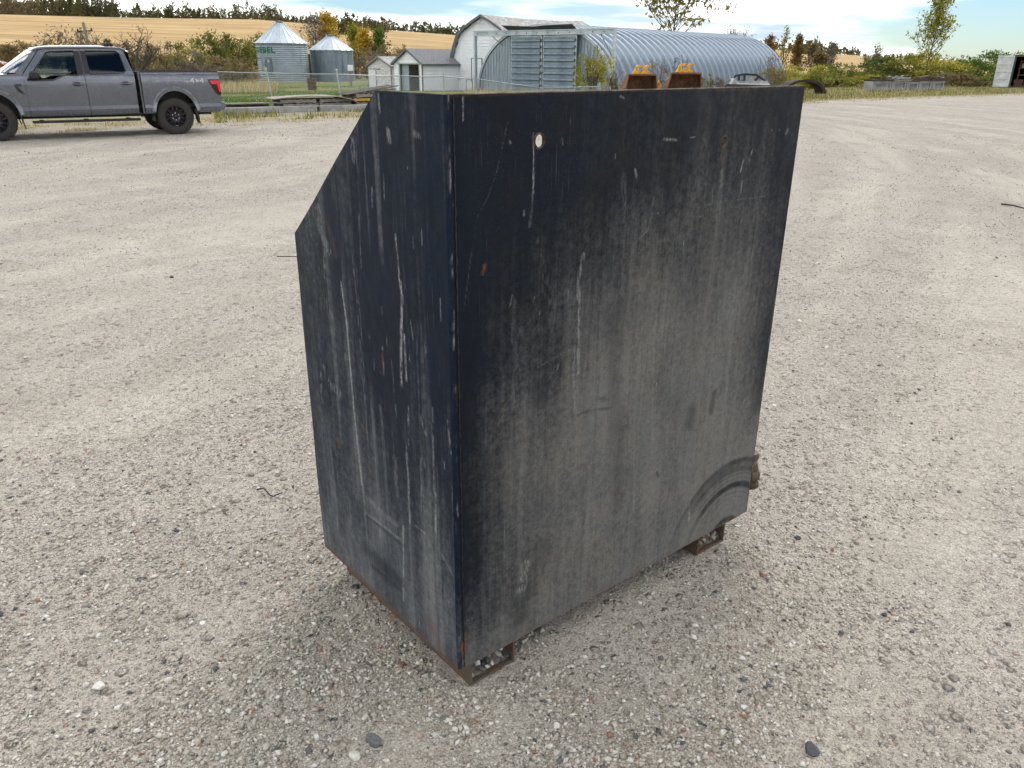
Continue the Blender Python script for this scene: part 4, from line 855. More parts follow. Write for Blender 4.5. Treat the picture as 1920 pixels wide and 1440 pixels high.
# excavator buckets and a skid steer attachment
def hook(root, x, m_, M=None):
    a = [(0, 0), (.12, .25), (.20, .40), (.34, .50), (.48, .50), (.58, .42)]; i_ = [(.50, .36), (.40, .39), (.32, .33), (.31, .24), (.38, .16), (.50, .15), (.52, .0)]
    T_ = Matrix.Translation((x, 0, 0)) @ Matrix.Rotation(.35, 4, 'Z')
    return MB().prism([(u-.25, v) for u, v in a+i_], -.05, .05, T_)
def bucket(label, px0, px1, d, ztop, hooks, seed):
    a, c = at(px0, 165, d), at(px1, 165, d); w = c[0]-a[0]; gz = tz((a[0]+c[0])/2, d)
    root = thing('excavator_bucket', label, 'bucket', (a[0], d, gz), .10 if seed == 1 else -.07, 'excavator buckets behind the tank'); h = ztop-gz
    prof = [(.0, .35), (.06, h*.55), (.28, h*.96), (.50, h), (.85, h*.93), (1.1, h*.6), (1.15, .2), (1.0, 0), (.0, 0)]   # (depth, height)
    sx = .28*w
    for x in (0, w-.05):
        m = MB(); skew = (sx if x == 0 else 0)
        n = len(prof); v = [(x+dx+(.42*(z/h) if x == 0 else -.10*(z/h)), y, z) for dx in (0, .05) for y, z in prof]
        m.add(v, [tuple(range(n)), tuple(range(2*n-1, n-1, -1))]+[(i, (i+1) % n, (i+1) % n+n, i+n) for i in range(n)]); m.build('side_plate', RUST, root)
    sh = prof[3:8]; m = MB(); v = []
    for y, z in sh:
        for k in (0, 1): v.append(((.05+.42*(z/h)) if k == 0 else w-.05-.10*(z/h), y, z))
    m.add(v, [(2*i, 2*i+1, 2*i+3, 2*i+2) for i in range(len(sh)-1)]); m.build('back_shell', RUST, root, 40)
    m = MB(); y, z = .28, h*.97; m.box((.44, .18, h*.93), (w-.12, .52, h*1.0)); m.build('top_bar', RUST, root, None, .02)
    m = MB(); m.box((.02, -.02, .30), (w-.02, .08, .37)); m.build('cutting_edge', DARKRUST, root)
    for hx in hooks:
        T_ = Matrix.Translation((hx, .34, h*.99)) @ Matrix.Diagonal((.9, 1, .82, 1)); e = hook(root, 0, YELLOW); e.v = [tuple(T_ @ Vector(q)) for q in e.v]; e.build('coupler_hook', YELLOW, root)
bucket('rusty excavator bucket with two yellow coupler hooks, nearer the shrub', 1164, 1238, 40, 1.16, (.80, 1.22), 1)
bucket('wider rusty excavator bucket with two yellow coupler hooks, nearer the grey attachment', 1242, 1318, 40.3, 1.24, (.80, 1.18), 2)
p = at(1235, 160, 41.5); b = thing('yellow_tooth', 'small yellow pointed tool between the two rusty buckets', 'tool', (p[0], 41.6, tz(p[0], 41.6)))
MB().prism([(-.16, 0), (.16, 0), (.14, .75), (.02, 1.0), (-.12, .78)], -.08, .08).build('point', YELLOW, b, None, .01)
def attachment():
    a, c = at(1360, 160, 42), at(1443, 158, 42); w = c[0]-a[0]; gz = tz(a[0], 42)
    root = thing('loader_bucket', 'pale grey loader bucket with dark frame on its top, right of rusty buckets', 'bucket', (a[0], 42, gz)); h = 1.02
    GM = mat('worn_grey_steel', (.42, .43, .45), .5, .3, .2, 3, (.24, .24, .25))
    MB().prism([(0, 0), (w, 0), (w, h-.12), (w-.15, h), (.62, h-.04), (.1, h-.25)], .0, .08).build('front_plate', GM, root, None, .01)
    MB().prism([(0, 0), (.35, 0), (.62, h-.05), (.45, h+.1)], .08, .9).build('side_plate', GM, root); MB().box((.3, .85, 0), (w, .92, h+.05)).build('rear_plate', GM, root)
    MB().box((.55, -.02, h-.32), (w-.02, .0, h-.12)).build('wear_strip', mat('pale_worn_strip', (.60, .61, .63), .4, .3, .1, 4), root)
    DK = mat('black_frame_paint', (.015, .016, .018), .5, 0, .2, 6)
    m = MB(); m.tube([(.42, .4, h-.1), (.55, .4, h+.22), (1.0, .4, h+.30), (1.6, .4, h+.27), (w-.1, .4, h-.02)], .055, 6); m.bar((.75, .4, h), (.72, .4, h+.28), .1, .08, (0, 1, 0)); m.bar((1.02, .4, h), (1.0, .4, h+.28), .1, .08, (0, 1, 0)); m.bar((1.55, .4, h), (1.75, .4, h+.22), .1, .08, (0, 1, 0)); m.build('quick_attach_frame', DK, root)
    MB().box((1.05, .42, h-.02), (1.55, .46, h+.20)).build('centre_plate', GM, root)
    MB().prism([(.12, h-.42), (.34, h-.40), (.36, h-.28), (.26, h-.16)], -.03, -.005).build('yellow_corner', YELLOW, root)
attachment()
p = at(1556, 176, 52); b = thing('culvert_arch', 'dark rusty half pipe culvert lying arched in the grass', 'culvert', (p[0]-1.55, 52, tz(p[0], 52)), .25)
m = MB()
for k in range(24):
    q = []
    for kk in (k, k+1):
        a = math.pi*kk/24
        for s_, y in ((1, 0), (1, .9), (.86, .9), (.86, 0)): q.append((1.5*s_*math.cos(a), y, .86*(s_ if s_ == 1 else .84)*math.sin(a)))
    m.add(q, [(0, 1, 5, 4), (1, 2, 6, 5), (2, 3, 7, 6), (3, 0, 4, 7)])
m.build('pipe_wall', DARKRUST, b, 40)
# concrete blocks with scrap on top
xs = [1640, 1688, 1712, 1738, 1766]; names = ['first', 'second', 'third', 'fourth', 'fifth']
L0, L1 = at(1634, 168, 61.0), at(1770, 167, 65.5); L0[2] = tz(L0[0], L0[1]); L1[2] = tz(L1[0], L1[1]); LD = (L1-L0); LL = float(np.hypot(LD[0], LD[1])); BA = math.atan2(LD[1], LD[0])
BLK = mat('pale_block_concrete', (.37, .37, .36), .9, 0, .25, 3, (.27, .27, .26))
pos = 0
for i, fw in enumerate((.26, .20, .17, .19, .18)):
    wd = LL*fw-.10; c0 = L0+LD*(pos/LL); pos += LL*fw
    r = thing('concrete_block', 'pale concrete block under scrap wood, %s from the culvert in the row' % names[i], 'block', (c0[0], c0[1], tz(c0[0], c0[1])), BA, 'concrete blocks in a row')
    m = MB(); hgt = .62+.05*math.sin(i*2.3); q = .14
    m.add([(0, 0, 0), (wd, 0, 0), (wd, 0, hgt), (0, 0, hgt), (q, .0, q), (wd-q, .0, q), (wd-q, 0, hgt-q), (q, 0, hgt-q), (q, .12, q), (wd-q, .12, q), (wd-q, .12, hgt-q), (q, .12, hgt-q), (0, .7, 0), (wd, .7, 0), (wd, .7, hgt), (0, .7, hgt)],
          [(0, 1, 5, 4), (1, 2, 6, 5), (2, 3, 7, 6), (3, 0, 4, 7), (4, 5, 9, 8), (5, 6, 10, 9), (6, 7, 11, 10), (7, 4, 8, 11), (8, 9, 10, 11), (1, 13, 14, 2), (3, 2, 14, 15), (0, 3, 15, 12), (12, 15, 14, 13)])
    m.build('block', BLK, r)
    MB().box((wd*.34, .03, hgt*.52), (wd*.72, .055, hgt*.60)).build('lifting_slot', TRIM_GREY, r)
rs = random.Random(12)
for i, (t, lb, wm) in enumerate([(.12, 'dark scrap pallet on the leftmost concrete block', WOOD_DARK), (.38, 'broken scrap pallet with pale board ends on the second block', WOOD_GREY), (.62, 'rust brown scrap pallet on the middle of the block row', mat('red_brown_wood', (.12, .06, .045), .9, 0, .3, 6)), (.88, 'scrap pallet overhanging the rightmost concrete block', WOOD_DARK)]):
    c0 = L0+LD*t; r = thing('scrap_pallet', lb, 'pallet', (c0[0]-.2*math.sin(BA), c0[1]+.35, tz(c0[0], c0[1])+.62), BA+rs.uniform(-.06, .06), 'scrap on the concrete blocks')
    pallet_parts(r, 0, rs, LL*.25, .9, wm, .2); pallet_parts(r, .16, rs, LL*.17, .8, wm if i != 1 else BLK, .4, rs.uniform(-.3, .3), 0, rs.uniform(-.12, .12))
    for k in range(4):
        x_ = rs.uniform(-.8, .5); MB().bar((x_, rs.uniform(-.4, .2), .18+rs.uniform(0, .18)), (x_+rs.uniform(.4, 1.0), rs.uniform(-.5, .3), .18+rs.uniform(0, .26)), .12, .04).build('loose_board', rs.choice([WOOD_GREY, WOOD_PALE, WOOD_DARK]), r)
# shipping container with its door open
p = at(1893, 163, 74.5); b = thing('shipping_container', 'pale shipping container with one white door swung open, dark inside', 'container', (p[0]-.10, p[1], -.22), -.50)
CW, CHT, CLN = 2.44, 2.66, 6.0; SC = mat('container_paint', (.38, .40, .41), .6, .1, .2, 2, (.25, .24, .22)); DKG = mat('dark_green_grey_paint', (.05, .065, .06), .6, .1, .2, 3)
m = MB(); m.box((0, 0, .0), (.06, CLN, CHT)); m.build('side_wall', SC, b); MB().box((CW-.06, 0, 0), (CW, CLN, CHT)).build('side_wall', SC, b); MB().box((.06, 0, CHT-.08), (CW-.06, CLN, CHT-.01)).build('roof', SC, b); MB().box((.06, CLN-.06, .1), (CW-.06, CLN, CHT-.1)).build('rear_wall', DARK_IN, b); MB().box((.06, .01, .0), (CW-.06, CLN, .12)).build('floor', WOOD_DARK, b)
m = MB(); m.box((-.02, -.08, 0), (.12, -.005, CHT+.02)); m.box((CW-.12, -.08, 0), (CW+.02, -.005, CHT+.02)); m.box((.12, -.08, CHT-.14), (CW-.12, -.005, CHT+.02)); m.build('door_header', DKG, b)
WD = mat('container_door_white', (.66, .69, .69), .5, 0, .12, 2, (.5, .51, .5)); M = Matrix.Translation((-.06, -.05, .05)) @ Matrix.Rotation(math.pi+.10, 4, 'Z')
d = MB().box((0, -.03, 0), (1.2, .03, CHT-.1), M).build('door', WD, b)
for k in range(5): 
    MB().box((.02, .03, .02+k*.60), (1.18, .075, .13+k*.60), M).build('door_rib', WD, d)
for x in (.0, 1.12): MB().box((x, .031, .0), (x+.08, .085, CHT-.1), M).build('door_stile', WD, d)
RW = mat('orange_shelf_wood', (.30, .16, .055), .8, 0, .25, 5)
for x, y, z0, z1 in ((.55, 1.6, .12, 2.3), (1.15, 1.7, .12, 2.3)): MB().box((x, y, z0), (x+.08, y+.08, z1)).build('shelf_post', RW, b)
for z in (1.0, 1.55, 2.1): MB().box((.5, 1.5, z), (1.9, 2.3, z+.06)).build('shelf', RW, b)
for k, (x, z, w_, h_) in enumerate([(.35, .12, .7, .55), (.7, 1.62, .35, .35), (1.0, 1.06, .4, .38), (1.3, .12, .5, .9)]): MB().box((x, 1.2 if z < .5 else 1.55, z), (x+w_, 1.9, z+h_)).build('stored_box', mat('stored_box_%d' % k, [(.16, .07, .05), (.55, .53, .45), (.32, .2, .08), (.30, .38, .45)][k], .8), b)
#==PART3==
# ------------------------------------------------------------------ pickup truck
PAINT = mat('metallic_grey_paint', (.130, .140, .162), .28, .55, .05, 2, (.122, .132, .153), coat=.9)
PAINT2 = PAINT
BLACKP = mat('black_plastic', (.012, .012, .013), .55, 0, .2, 10)
TYRE = mat('tyre_rubber', (.022, .021, .020), .85, 0, .3, 12, (.04, .037, .033))
RIMM = mat('black_rim_paint', (.008, .010, .016), .3, .2, .1, 10)
GLASS = glassmat('tinted_glass', (.55, .62, .60)); GLASS_D = glassmat('dark_privacy_glass', (.05, .055, .06)); WSG = glassmat('windshield_glass', (.45, .5, .5), .03, 2.6)
REDL = mat('red_lamp_lens', (.35, .008, .012), .12, 0, .15, 8); REDD = mat('dark_lamp_lens', (.05, .006, .009), .12, 0, .1, 8); REDB = mat('bright_red_reflector', (.75, .03, .05), .2, 0, .1, 8)
ZT = [.40, .46, .50, .58, .625, .695, .80, 1.0, 1.15, 1.25, 1.33, 1.385, 1.42, 1.60, 1.80, 1.90]
YT = [.90, .93, .955, .985, .995, .962, .970, .985, .988, .982, .968, .945, .930, .873, .803, .765]
def half_w(z): return float(np.interp(z, ZT, YT))
def cut_convex(bm, poly):
    """cut the flat sheet along a convex xz polygon and drop what lies inside"""
    n = len(poly); area = sum(poly[i][0]*poly[(i+1) % n][1]-poly[(i+1) % n][0]*poly[i][1] for i in range(n))
    if area < 0: poly = poly[::-1]
    for i in range(n):
        (x0, z0), (x1, z1) = poly[i], poly[(i+1) % n]; nx, nz = z1-z0, x0-x1
        bmesh.ops.bisect_plane(bm, geom=bm.verts[:]+bm.edges[:]+bm.faces[:], plane_co=(x0, 0, z0), plane_no=(nx, 0, nz), dist=1e-5)
    def inside(c): return all((poly[(i+1) % n][0]-poly[i][0])*(c.z-poly[i][1])-(poly[(i+1) % n][1]-poly[i][1])*(c.x-poly[i][0]) > -1e-6 for i in range(n))
    bmesh.ops.delete(bm, geom=[f for f in bm.faces if inside(f.calc_center_median())], context='FACES')
def sheet(name, poly, holes=(), yoff=0, side=1, zl=ZT, xstep=.25, thick=.03, yf=None, bulge=None):
    """curved body panel: convex outline in (x, z) minus convex holes, bent to the body's side section"""
    xs = [p[0] for p in poly]; zs = [p[1] for p in poly]
    bm = bmesh.new(); c = [bm.verts.new((x, 0, z)) for x, z in ((min(xs)-.01, min(zs)-.01), (max(xs)+.01, min(zs)-.01), (max(xs)+.01, max(zs)+.01), (min(xs)-.01, max(zs)+.01))]; bm.faces.new(c)
    G_ = lambda: bm.verts[:]+bm.edges[:]+bm.faces[:]
    n = len(poly); area = sum(poly[i][0]*poly[(i+1) % n][1]-poly[(i+1) % n][0]*poly[i][1] for i in range(n)); pp = poly if area > 0 else poly[::-1]
    for i in range(n):
        (x0, z0), (x1, z1) = pp[i], pp[(i+1) % n]; bmesh.ops.bisect_plane(bm, geom=G_(), plane_co=(x0, 0, z0), plane_no=(z1-z0, 0, x0-x1), clear_outer=True, dist=1e-6)
    for z in zl:
        if min(zs) < z < max(zs): bmesh.ops.bisect_plane(bm, geom=G_(), plane_co=(0, 0, z), plane_no=(0, 0, 1), dist=1e-5)
    x = min(xs)+xstep
    while x < max(xs)-.05: bmesh.ops.bisect_plane(bm, geom=G_(), plane_co=(x, 0, 0), plane_no=(1, 0, 0), dist=1e-5); x += xstep
    for h in holes: cut_convex(bm, h)
    for v in bm.verts:
        y = (yf(v.co.x, v.co.z) if yf else half_w(v.co.z))+yoff
        if bulge: y += bulge(v.co.x, v.co.z)
        v.co.y = y*side
    bmesh.ops.recalc_face_normals(bm, faces=bm.faces)
    if bm.faces and sum(f.normal.y*f.calc_area() for f in bm.faces)*side < 0: bmesh.ops.reverse_faces(bm, faces=bm.faces)
    ext = bmesh.ops.extrude_face_region(bm, geom=bm.faces[:])
    for v in [g for g in ext['geom'] if isinstance(g, bmesh.types.BMVert)]: v.co.y -= thick*side
    bmesh.ops.recalc_face_normals(bm, faces=bm.faces)
    for f in bm.faces: f.smooth = True
    for e in bm.edges:
        if len(e.link_faces) == 2 and e.calc_face_angle(0) > math.radians(24): e.smooth = False
    me = bpy.data.meshes.new(name); bm.to_mesh(me); bm.free(); return me
def ell(cx, cz, rx, rz, n=14, zlow=None):
    p = [(cx+rx*math.cos(math.pi*k/n), cz+rz*math.sin(math.pi*k/n)) for k in range(n+1)]
    if zlow is not None: p += [(cx-rx*.98, zlow), (cx+rx*.98, zlow)]
    return p
def wheel(parent, x, y, side, r=.415):
    w = bpy.data.objects.new('wheel', None); COL.objects.link(w); w.parent = parent; w.location = (x, y, r); w.empty_display_size = .1
    M = Matrix.Rotation(-math.pi/2*side, 4, 'X')          # lathe axis z -> outward
    t = MB().lathe([(.235, -.13), (.30, -.138), (.375, -.132), (.402, -.118), (.415, -.085), (.415, .085), (.402, .118), (.375, .132), (.30, .138), (.24, .125), (.225, .10)], 44, M)
    for k in range(44):                                     # tread lugs
        a = 2*math.pi*k/44
        for s in (-1, 1): t.box((.408, -.018, .035*s-.03+.03*s), (.421, .018, .035*s+.03+.03*s), M @ Matrix.Rotation(a, 4, 'Z'))
    t.build('tyre', TYRE, w, 35)
    rim = MB().lathe([(.238, -.12), (.228, -.05), (.222, .06), (.232, .115), (.240, .122), (.244, .112)], 36, M).build('rim', RIMM, w, 40)
    MB().lathe([(0, .015), (.21, .015), (.21, .03), (0, .03)], 28, M).build('brake_disc', DARKRUST, rim, 40)
    sp = MB()
    for k in range(6):
        a = 2*math.pi*k/6
        for da in (-.20, .20):
            R_ = M @ Matrix.Rotation(a, 4, 'Z'); p0 = R_ @ Vector((.055*math.cos(da*.5), .055*math.sin(da*.5), .092)); p1 = R_ @ Vector((.15*math.cos(da*1.05), .15*math.sin(da*1.05), .106)); p2 = R_ @ Vector((.228*math.cos(da*1.6), .228*math.sin(da*1.6), .100))
            up = R_.to_3x3() @ Vector((0, 0, 1)); sp.bar(p0, p1, .030, .035, up); sp.bar(p1, p2, .026, .035, up)
        R_ = M @ Matrix.Rotation(a+math.pi/6, 4, 'Z'); p1 = R_ @ Vector((.135, .0, .098)); p2 = R_ @ Vector((.05, 0, .095)); sp.bar(p2, p1, .03, .03, R_.to_3x3() @ Vector((0, 0, 1)))
    sp.build('spokes', RIMM, rim)
    MB().lathe([(0, .115), (.032, .115), (.045, .105), (.06, .085), (.07, .08)], 18, M).build('hub_cap', RIMM, rim, 40)
    for k in range(6):
        a = 2*math.pi*(k+.5)/6; MB().lathe([(0, .118), (.011, .118), (.014, .095)], 6, M @ Matrix.Translation((.078*math.cos(a), .078*math.sin(a), 0))).build('lug_nut', CHROME, rim)
def build_truck():
    R0 = np.array([-8.09, 19.94]); X = np.array([-.8358, -.549]); X = X/np.linalg.norm(X); Yl = np.array([-X[1], X[0]]); o2 = R0-Yl*.93
    root = thing('pickup_truck', 'grey crew cab pickup truck with black wheels parked at the gravel edge', 'pickup', (o2[0], o2[1], -.005), math.atan2(X[1], X[0]))
    RA = (0., .42); FA = (3.694, .42)
    arch = lambda c: ell(c[0]-.03, .44, .475, .555, 14, .2)
    def flare_bulge(c): 
        def f(x, z):
            d = math.hypot((x-c[0]+.03)/.56, (z-.44)/.665); return 0
        return f
    for s in (1, -1):
        fd = link('front_fender', sheet('front_fender', [(3.005, .50), (4.42, .55), (4.50, .9), (4.46, 1.20), (4.1, 1.29), (3.0, 1.385)], [arch(FA)], 0, s), PAINT, root)
        # door shells: lower skin with window opening, glass, trims
        w1a = [(1.93, 1.352), (2.83, 1.352), (2.46, 1.80), (1.93, 1.832)]; w1b = [(2.19, 1.353), (2.45, 1.25), (2.93, 1.25), (2.80, 1.353)]
        d1 = link('front_door', sheet('front_door', [(1.815, .492), (2.998, .492), (2.998, 1.36), (2.60, 1.855), (2.45, 1.885), (1.815, 1.893)], [w1a, w1b], 0, s), PAINT, root)
        link('window', sheet('window', [(1.90, 1.345), (2.2, 1.34), (2.45, 1.24), (2.95, 1.24), (2.46, 1.81), (1.90, 1.84)], [], -.016, s, thick=.004), GLASS, d1)
        w2 = [(1.70, 1.372), (1.70, 1.834), (1.08, 1.838), (1.01, 1.80), (.95, 1.45), (.985, 1.40)]
        d2 = link('rear_door', sheet('rear_door', [(.80, .51), (1.805, .492), (1.805, 1.893), (1.0, 1.895), (.90, 1.82), (.785, 1.37)], [w2], 0, s), PAINT, root)
        link('window', sheet('window', [(1.71, 1.362), (1.71, 1.845), (1.07, 1.848), (1.0, 1.80), (.94, 1.44), (.98, 1.39)], [], -.016, s, thick=.004), GLASS_D, d2)
        # black window surround and B-pillar covers
        link('pillar_trim', sheet('pillar_trim', [(1.822, 1.35), (1.945, 1.345), (1.935, 1.838), (1.822, 1.842)], [], .003, s, thick=.01), BLACKP, d1)
        link('pillar_trim', sheet('pillar_trim', [(1.682, 1.365), (1.798, 1.36), (1.798, 1.845), (1.70, 1.842)], [], .003, s, thick=.01), BLACKP, d2)
        tr = MB()
        def line(pts, r=.010, off=.004):
            q = [(x, (half_w(z)+off)*s, z) for x, z in pts]; tr.tube(q, r, 5)
        line([(2.945, 1.238), (2.45, 1.238), (2.19, 1.342), (1.93, 1.342)]); line([(2.94, 1.25), (2.47, 1.803), (2.40, 1.822), (1.93, 1.842)], .013); tr.build('window_seal', BLACKP, d1)
        tr = MB(); line([(1.70, 1.360), (.985, 1.388), (.945, 1.44), (1.005, 1.80), (1.07, 1.848), (1.70, 1.846)], .010); tr.build('window_seal', BLACKP, d2)
        for d, hx, hz in ((d1, 1.985, 1.155), (d2, .985, 1.163)):
            y = half_w(hz)*s
            MB().box((hx-.055, y-.002*s, hz-.04), (hx+.075, y+.004*s, hz+.045)).build('handle_recess', BLACKP, d, None, .001)
            MB().box((hx-.13, y+.005*s, hz-.018), (hx+.11, y+.045*s, hz+.016)).build('handle', PAINT, d, None, .012)
        cc = link('cab_corner', sheet('cab_corner', [(.70, .52), (.795, .512), (.779, 1.37), (.893, 1.82), (.985, 1.90), (.90, 1.905), (.815, 1.83), (.70, 1.40)], [], 0, s), PAINT, root)
        bs = link('bed_side', sheet('bed_side', [(.655, .50), (.655, 1.415), (-1.085, 1.398), (-1.10, 1.30), (-1.10, .74), (-1.04, .50)], [arch(RA)], 0, s), PAINT, root)
        link('fuel_door', sheet('fuel_door', [(.545, 1.06), (.345, 1.06), (.335, 1.12), (.345, 1.19), (.545, 1.19), (.555, 1.12)], [], .004, s, thick=.01), PAINT, bs)
        rl = MB(); rl.box((-1.09, (.86*s), 1.395), (.65, .945*s, 1.425)); rl.build('rail_cap', BLACKP, bs, None, .006)
        for c, par in ((RA, bs), (FA, fd)):       # wheel arch flares
            v = []; n = 18
            for k in range(n+1):
                a = math.pi*(.055+.89*k/n)
                for rx, rz, yo in ((.475, .555, .0), (.475, .555, .020), (.54, .632, .018), (.556, .652, .0)):
                    x, z = c[0]-.03+rx*math.cos(a), .44+rz*math.sin(a); v.append((x, (half_w(max(z, .62))+yo)*s, z))
            MB().add(v, [(k*4+i, k*4+i+1, (k+1)*4+i+1, (k+1)*4+i) for k in range(n) for i in range(3)]).build('arch_flare', PAINT, par, 40)
            v = []                                  # dark wheel-well
            for k in range(n+1):
                a = math.pi*k/n
                for y in (.985, .55): v.append((c[0]-.03+.50*math.cos(a), y*s, .44+.575*math.sin(a)-(.12 if k in (0, n) else 0)))
            well = MB().add(v, [(2*k, 2*k+1, 2*k+3, 2*k+2) for k in range(n)]); well.add([(c[0]-.03+.5*math.cos(math.pi*k/n), .55*s, .44+.575*math.sin(math.pi*k/n)) for k in range(n+1)], [tuple(range(n+1))]); well.build('wheel_well', BLACKP, par)
            fx = c[0]-.47; MB().add([(fx, .90*s, .58), (fx, .66*s, .58), (fx-.07, .66*s, .24), (fx-.07, .93*s, .24), (fx-.02, .90*s, .58), (fx-.02, .66*s, .58), (fx-.09, .66*s, .24), (fx-.09, .93*s, .24)], [(0, 1, 2, 3), (4, 5, 6, 7), (0, 3, 7, 4), (2, 3, 7, 6)]).build('mud_flap', mat('dusty_flap', (.10, .095, .085), .85, 0, .2, 6), par)
        wheel(root, RA[0], .80*s, s); wheel(root, FA[0], .80*s, s)
        # tail lamp wraps the rear corner
        tl = link('tail_lamp', sheet('tail_lamp', [(-.815, 1.245), (-1.095, 1.245), (-1.108, 1.17), (-1.108, .90), (-1.06, .872), (-.98, .93)], [], .004, s, thick=.05), REDD, root)
        link('lamp_bar', sheet('lamp_bar', [(-.87, 1.21), (-1.095, 1.212), (-1.108, 1.13), (-.905, 1.135)], [], .007, s, thick=.01), REDB, tl); link('lamp_bar', sheet('lamp_bar', [(-1.035, 1.13), (-1.108, 1.13), (-1.108, .97), (-1.065, .955)], [], .0072, s, thick=.01), REDB, tl)
        MB().box((-1.112, .66*s, .90), (-1.108, .945*s, 1.235)).build('lamp_face', REDL, tl)
        # mirror
        mr = MB().box((2.70, .965*s, 1.265), (2.885, 1.20*s, 1.43)).build('mirror', BLACKP, root, 40, .035)
        MB().bar((2.86, .95*s, 1.28), (2.80, 1.02*s, 1.30), .06, .05).build('mirror_arm', BLACKP, mr)
        # running board
        rb = MB().box((.80, .86*s, .355), (3.0, 1.03*s, .405)).build('running_board', BLACKP, root, None, .012)
        for bx in (1.0, 1.9, 2.8): MB().box((bx-.04, .5*s, .37), (bx+.04, .90*s, .40)).build('step_bracket', BLACKP, rb)
        rk = link('rocker_trim', sheet('rocker_trim', [(.80, .455), (3.0, .455), (3.0, .492), (.80, .508)], [], -.015, s), BLACKP, root)
        # fender vent
        link('fender_vent', sheet('fender_vent', [(3.20, 1.17), (3.065, 1.165), (3.075, 1.13), (3.12, 1.12)], [], .005, s, thick=.01), BLACKP, fd); link('fender_vent', sheet('fender_vent', [(3.21, 1.165), (3.15, 1.13), (3.035, .955), (3.06, .955), (3.16, 1.02)], [], .0055, s, thick=.01), BLACKP, fd)
        link('a_pillar', sheet('a_pillar', [(3.006, 1.375), (3.15, 1.385), (2.70, 1.862), (2.605, 1.872)], [], -.004, s), PAINT, root)
        # A-pillar and roof side rail
        ap = MB(); ap.tube([(2.72, .795*s, 1.85), (2.62, .780*s, 1.878), (2.45, .768*s, 1.90), (1.4, .762*s, 1.918), (.97, .765*s, 1.905), (.86, .775*s, 1.86)], [.02, .030, .03, .026, .026, .03], 8); ap.build('roof_rail', PAINT, root, 50)
        if s == 1:
            for k, (xx, ch) in enumerate(((-.42, '4'), (-.55, 'X'), (-.64, '4'))):
                st = {'4': [((.09, .06), (0, .06)), ((.09, .06), (.02, .14)), ((.02, .15), (.02, 0))], 'X': [((.07, .11), (0, .03)), ((.07, .03), (0, .11))]}[ch]; m = MB()
                for (a, b_), (c_, d_) in st: m.bar((xx-a*1.05 if ch != '4' else xx-.09+a, half_w(1.2)+.004, 1.16+b_*.75), (xx-c_*1.05 if ch != '4' else xx-.09+c_, half_w(1.2)+.004, 1.16+d_*.75), .004, .018, (0, 0, 1) if abs(b_-d_) < .02 else (1, 0, 0))
                m.build('badge_letter', CHROME, bs)
    # roof, screens, hood, tail
    def roofz(x, y): return float(np.interp(x, [.80, .95, 1.4, 2.0, 2.45, 2.76], [1.885, 1.945, 1.968, 1.962, 1.945, 1.893]))-.055*(abs(y)/.77)**2.6
    MB().grid(lambda u, v: (.80+1.96*u, -.775+1.55*v, roofz(.80+1.96*u, -.775+1.55*v)), 18, 14).build('roof', PAINT, root, 40)
    MB().tube([(1.0, 0, 1.965), (1.02, 0, 2.0), (1.16, 0, 1.985), (1.22, 0, 1.968)], [.03, .035, .03, .01], 8).build('roof_antenna', BLACKP, root, 60)
    MB().grid(lambda u, v: (2.73+.72*u-(2*v-1)**2*(.04+.26*u), (2*v-1)*(.785+.150*u), 1.895-.50*u-.03*(2*v-1)**2*(1-u)), 10, 12).build('windshield', WSG, root, 60)
    MB().grid(lambda u, v: (.815-.06*u, (2*v-1)*(.70+.05*u), 1.84-.42*u), 4, 4).build('rear_window', GLASS_D, root, 60)
    MB().box((.66, -.90, .50), (.70, .90, 1.42)).build('cab_rear_wall', PAINT, root)
    MB().grid(lambda u, v: (3.28+1.22*u-.16*(2*v-1)**2*u, (2*v-1)*(.935-.05*u), 1.395-.02*(2*v-1)**2-.17*u*u+.025*math.cos((2*v-1)*3)*(.5+u)), 12, 14).build('hood', PAINT, root, 40)
    MB().prism([(4.30, .45), (4.62, .50), (4.68, .62), (4.64, .78), (4.3, .8)], -.95, .95).build('front_bumper', CHROME, root, None, .03)
    gr = MB().box((4.36, -.68, .80), (4.52, .68, 1.20)).build('grille', BLACKP, root, None, .03)
    for s in (1, -1): MB().box((4.26, .70*s, .88), (4.49, .93*s, 1.18)).build('headlight', mat('lamp_clear', (.6, .62, .64), .15, .2, .05, 5), root, None, .03)
    MB().box((-1.115, -.90, .745), (-1.06, .90, 1.385)).build('tailgate', PAINT, root, None, .015)
    MB().box((-1.08, -.86, 1.385), (.62, .86, 1.40)).build('tonneau_cover', BLACKP, root)
    MB().prism([(-1.04, .52), (-1.15, .54), (-1.19, .60), (-1.185, .70), (-1.15, .735), (-1.04, .735)], -.96, .96).build('rear_bumper', PAINT, root, None, .015)
    MB().box((-.95, -.45, .42), (4.3, .45, .60)).build('chassis', BLACKP, root); MB().box((.72, -.85, .46), (3.02, .85, .52)).build('floor_pan', BLACKP, root); MB().box((-1.0, -.80, .62), (.6, .80, .70)).build('bed_floor', BLACKP, root)
    MB().tube([(0, -.75, .41), (0, .75, .41)], .07, 8).build('rear_axle', BLACKP, root); MB().tube([(3.694, -.75, .41), (3.694, .75, .41)], .06, 8).build('front_axle', BLACKP, root)
    SEAT = mat('dark_seat_fabric', (.03, .03, .033), .8, 0, .2, 8)
    for x in (2.15, 1.15):
        for y in (.40, -.40):
            st = MB().box((x-.25, y-.26, .75), (x+.28, y+.26, .98)).build('seat', SEAT, root, None, .05)
            MB().box((x-.36, y-.25, .95), (x-.20, y+.25, 1.48), Matrix.Translation((0, 0, 0))).build('seat_back', SEAT, st, None, .04); MB().box((x-.36, y-.13, 1.50), (x-.26, y+.13, 1.68)).build('head_rest', SEAT, st, None, .04)
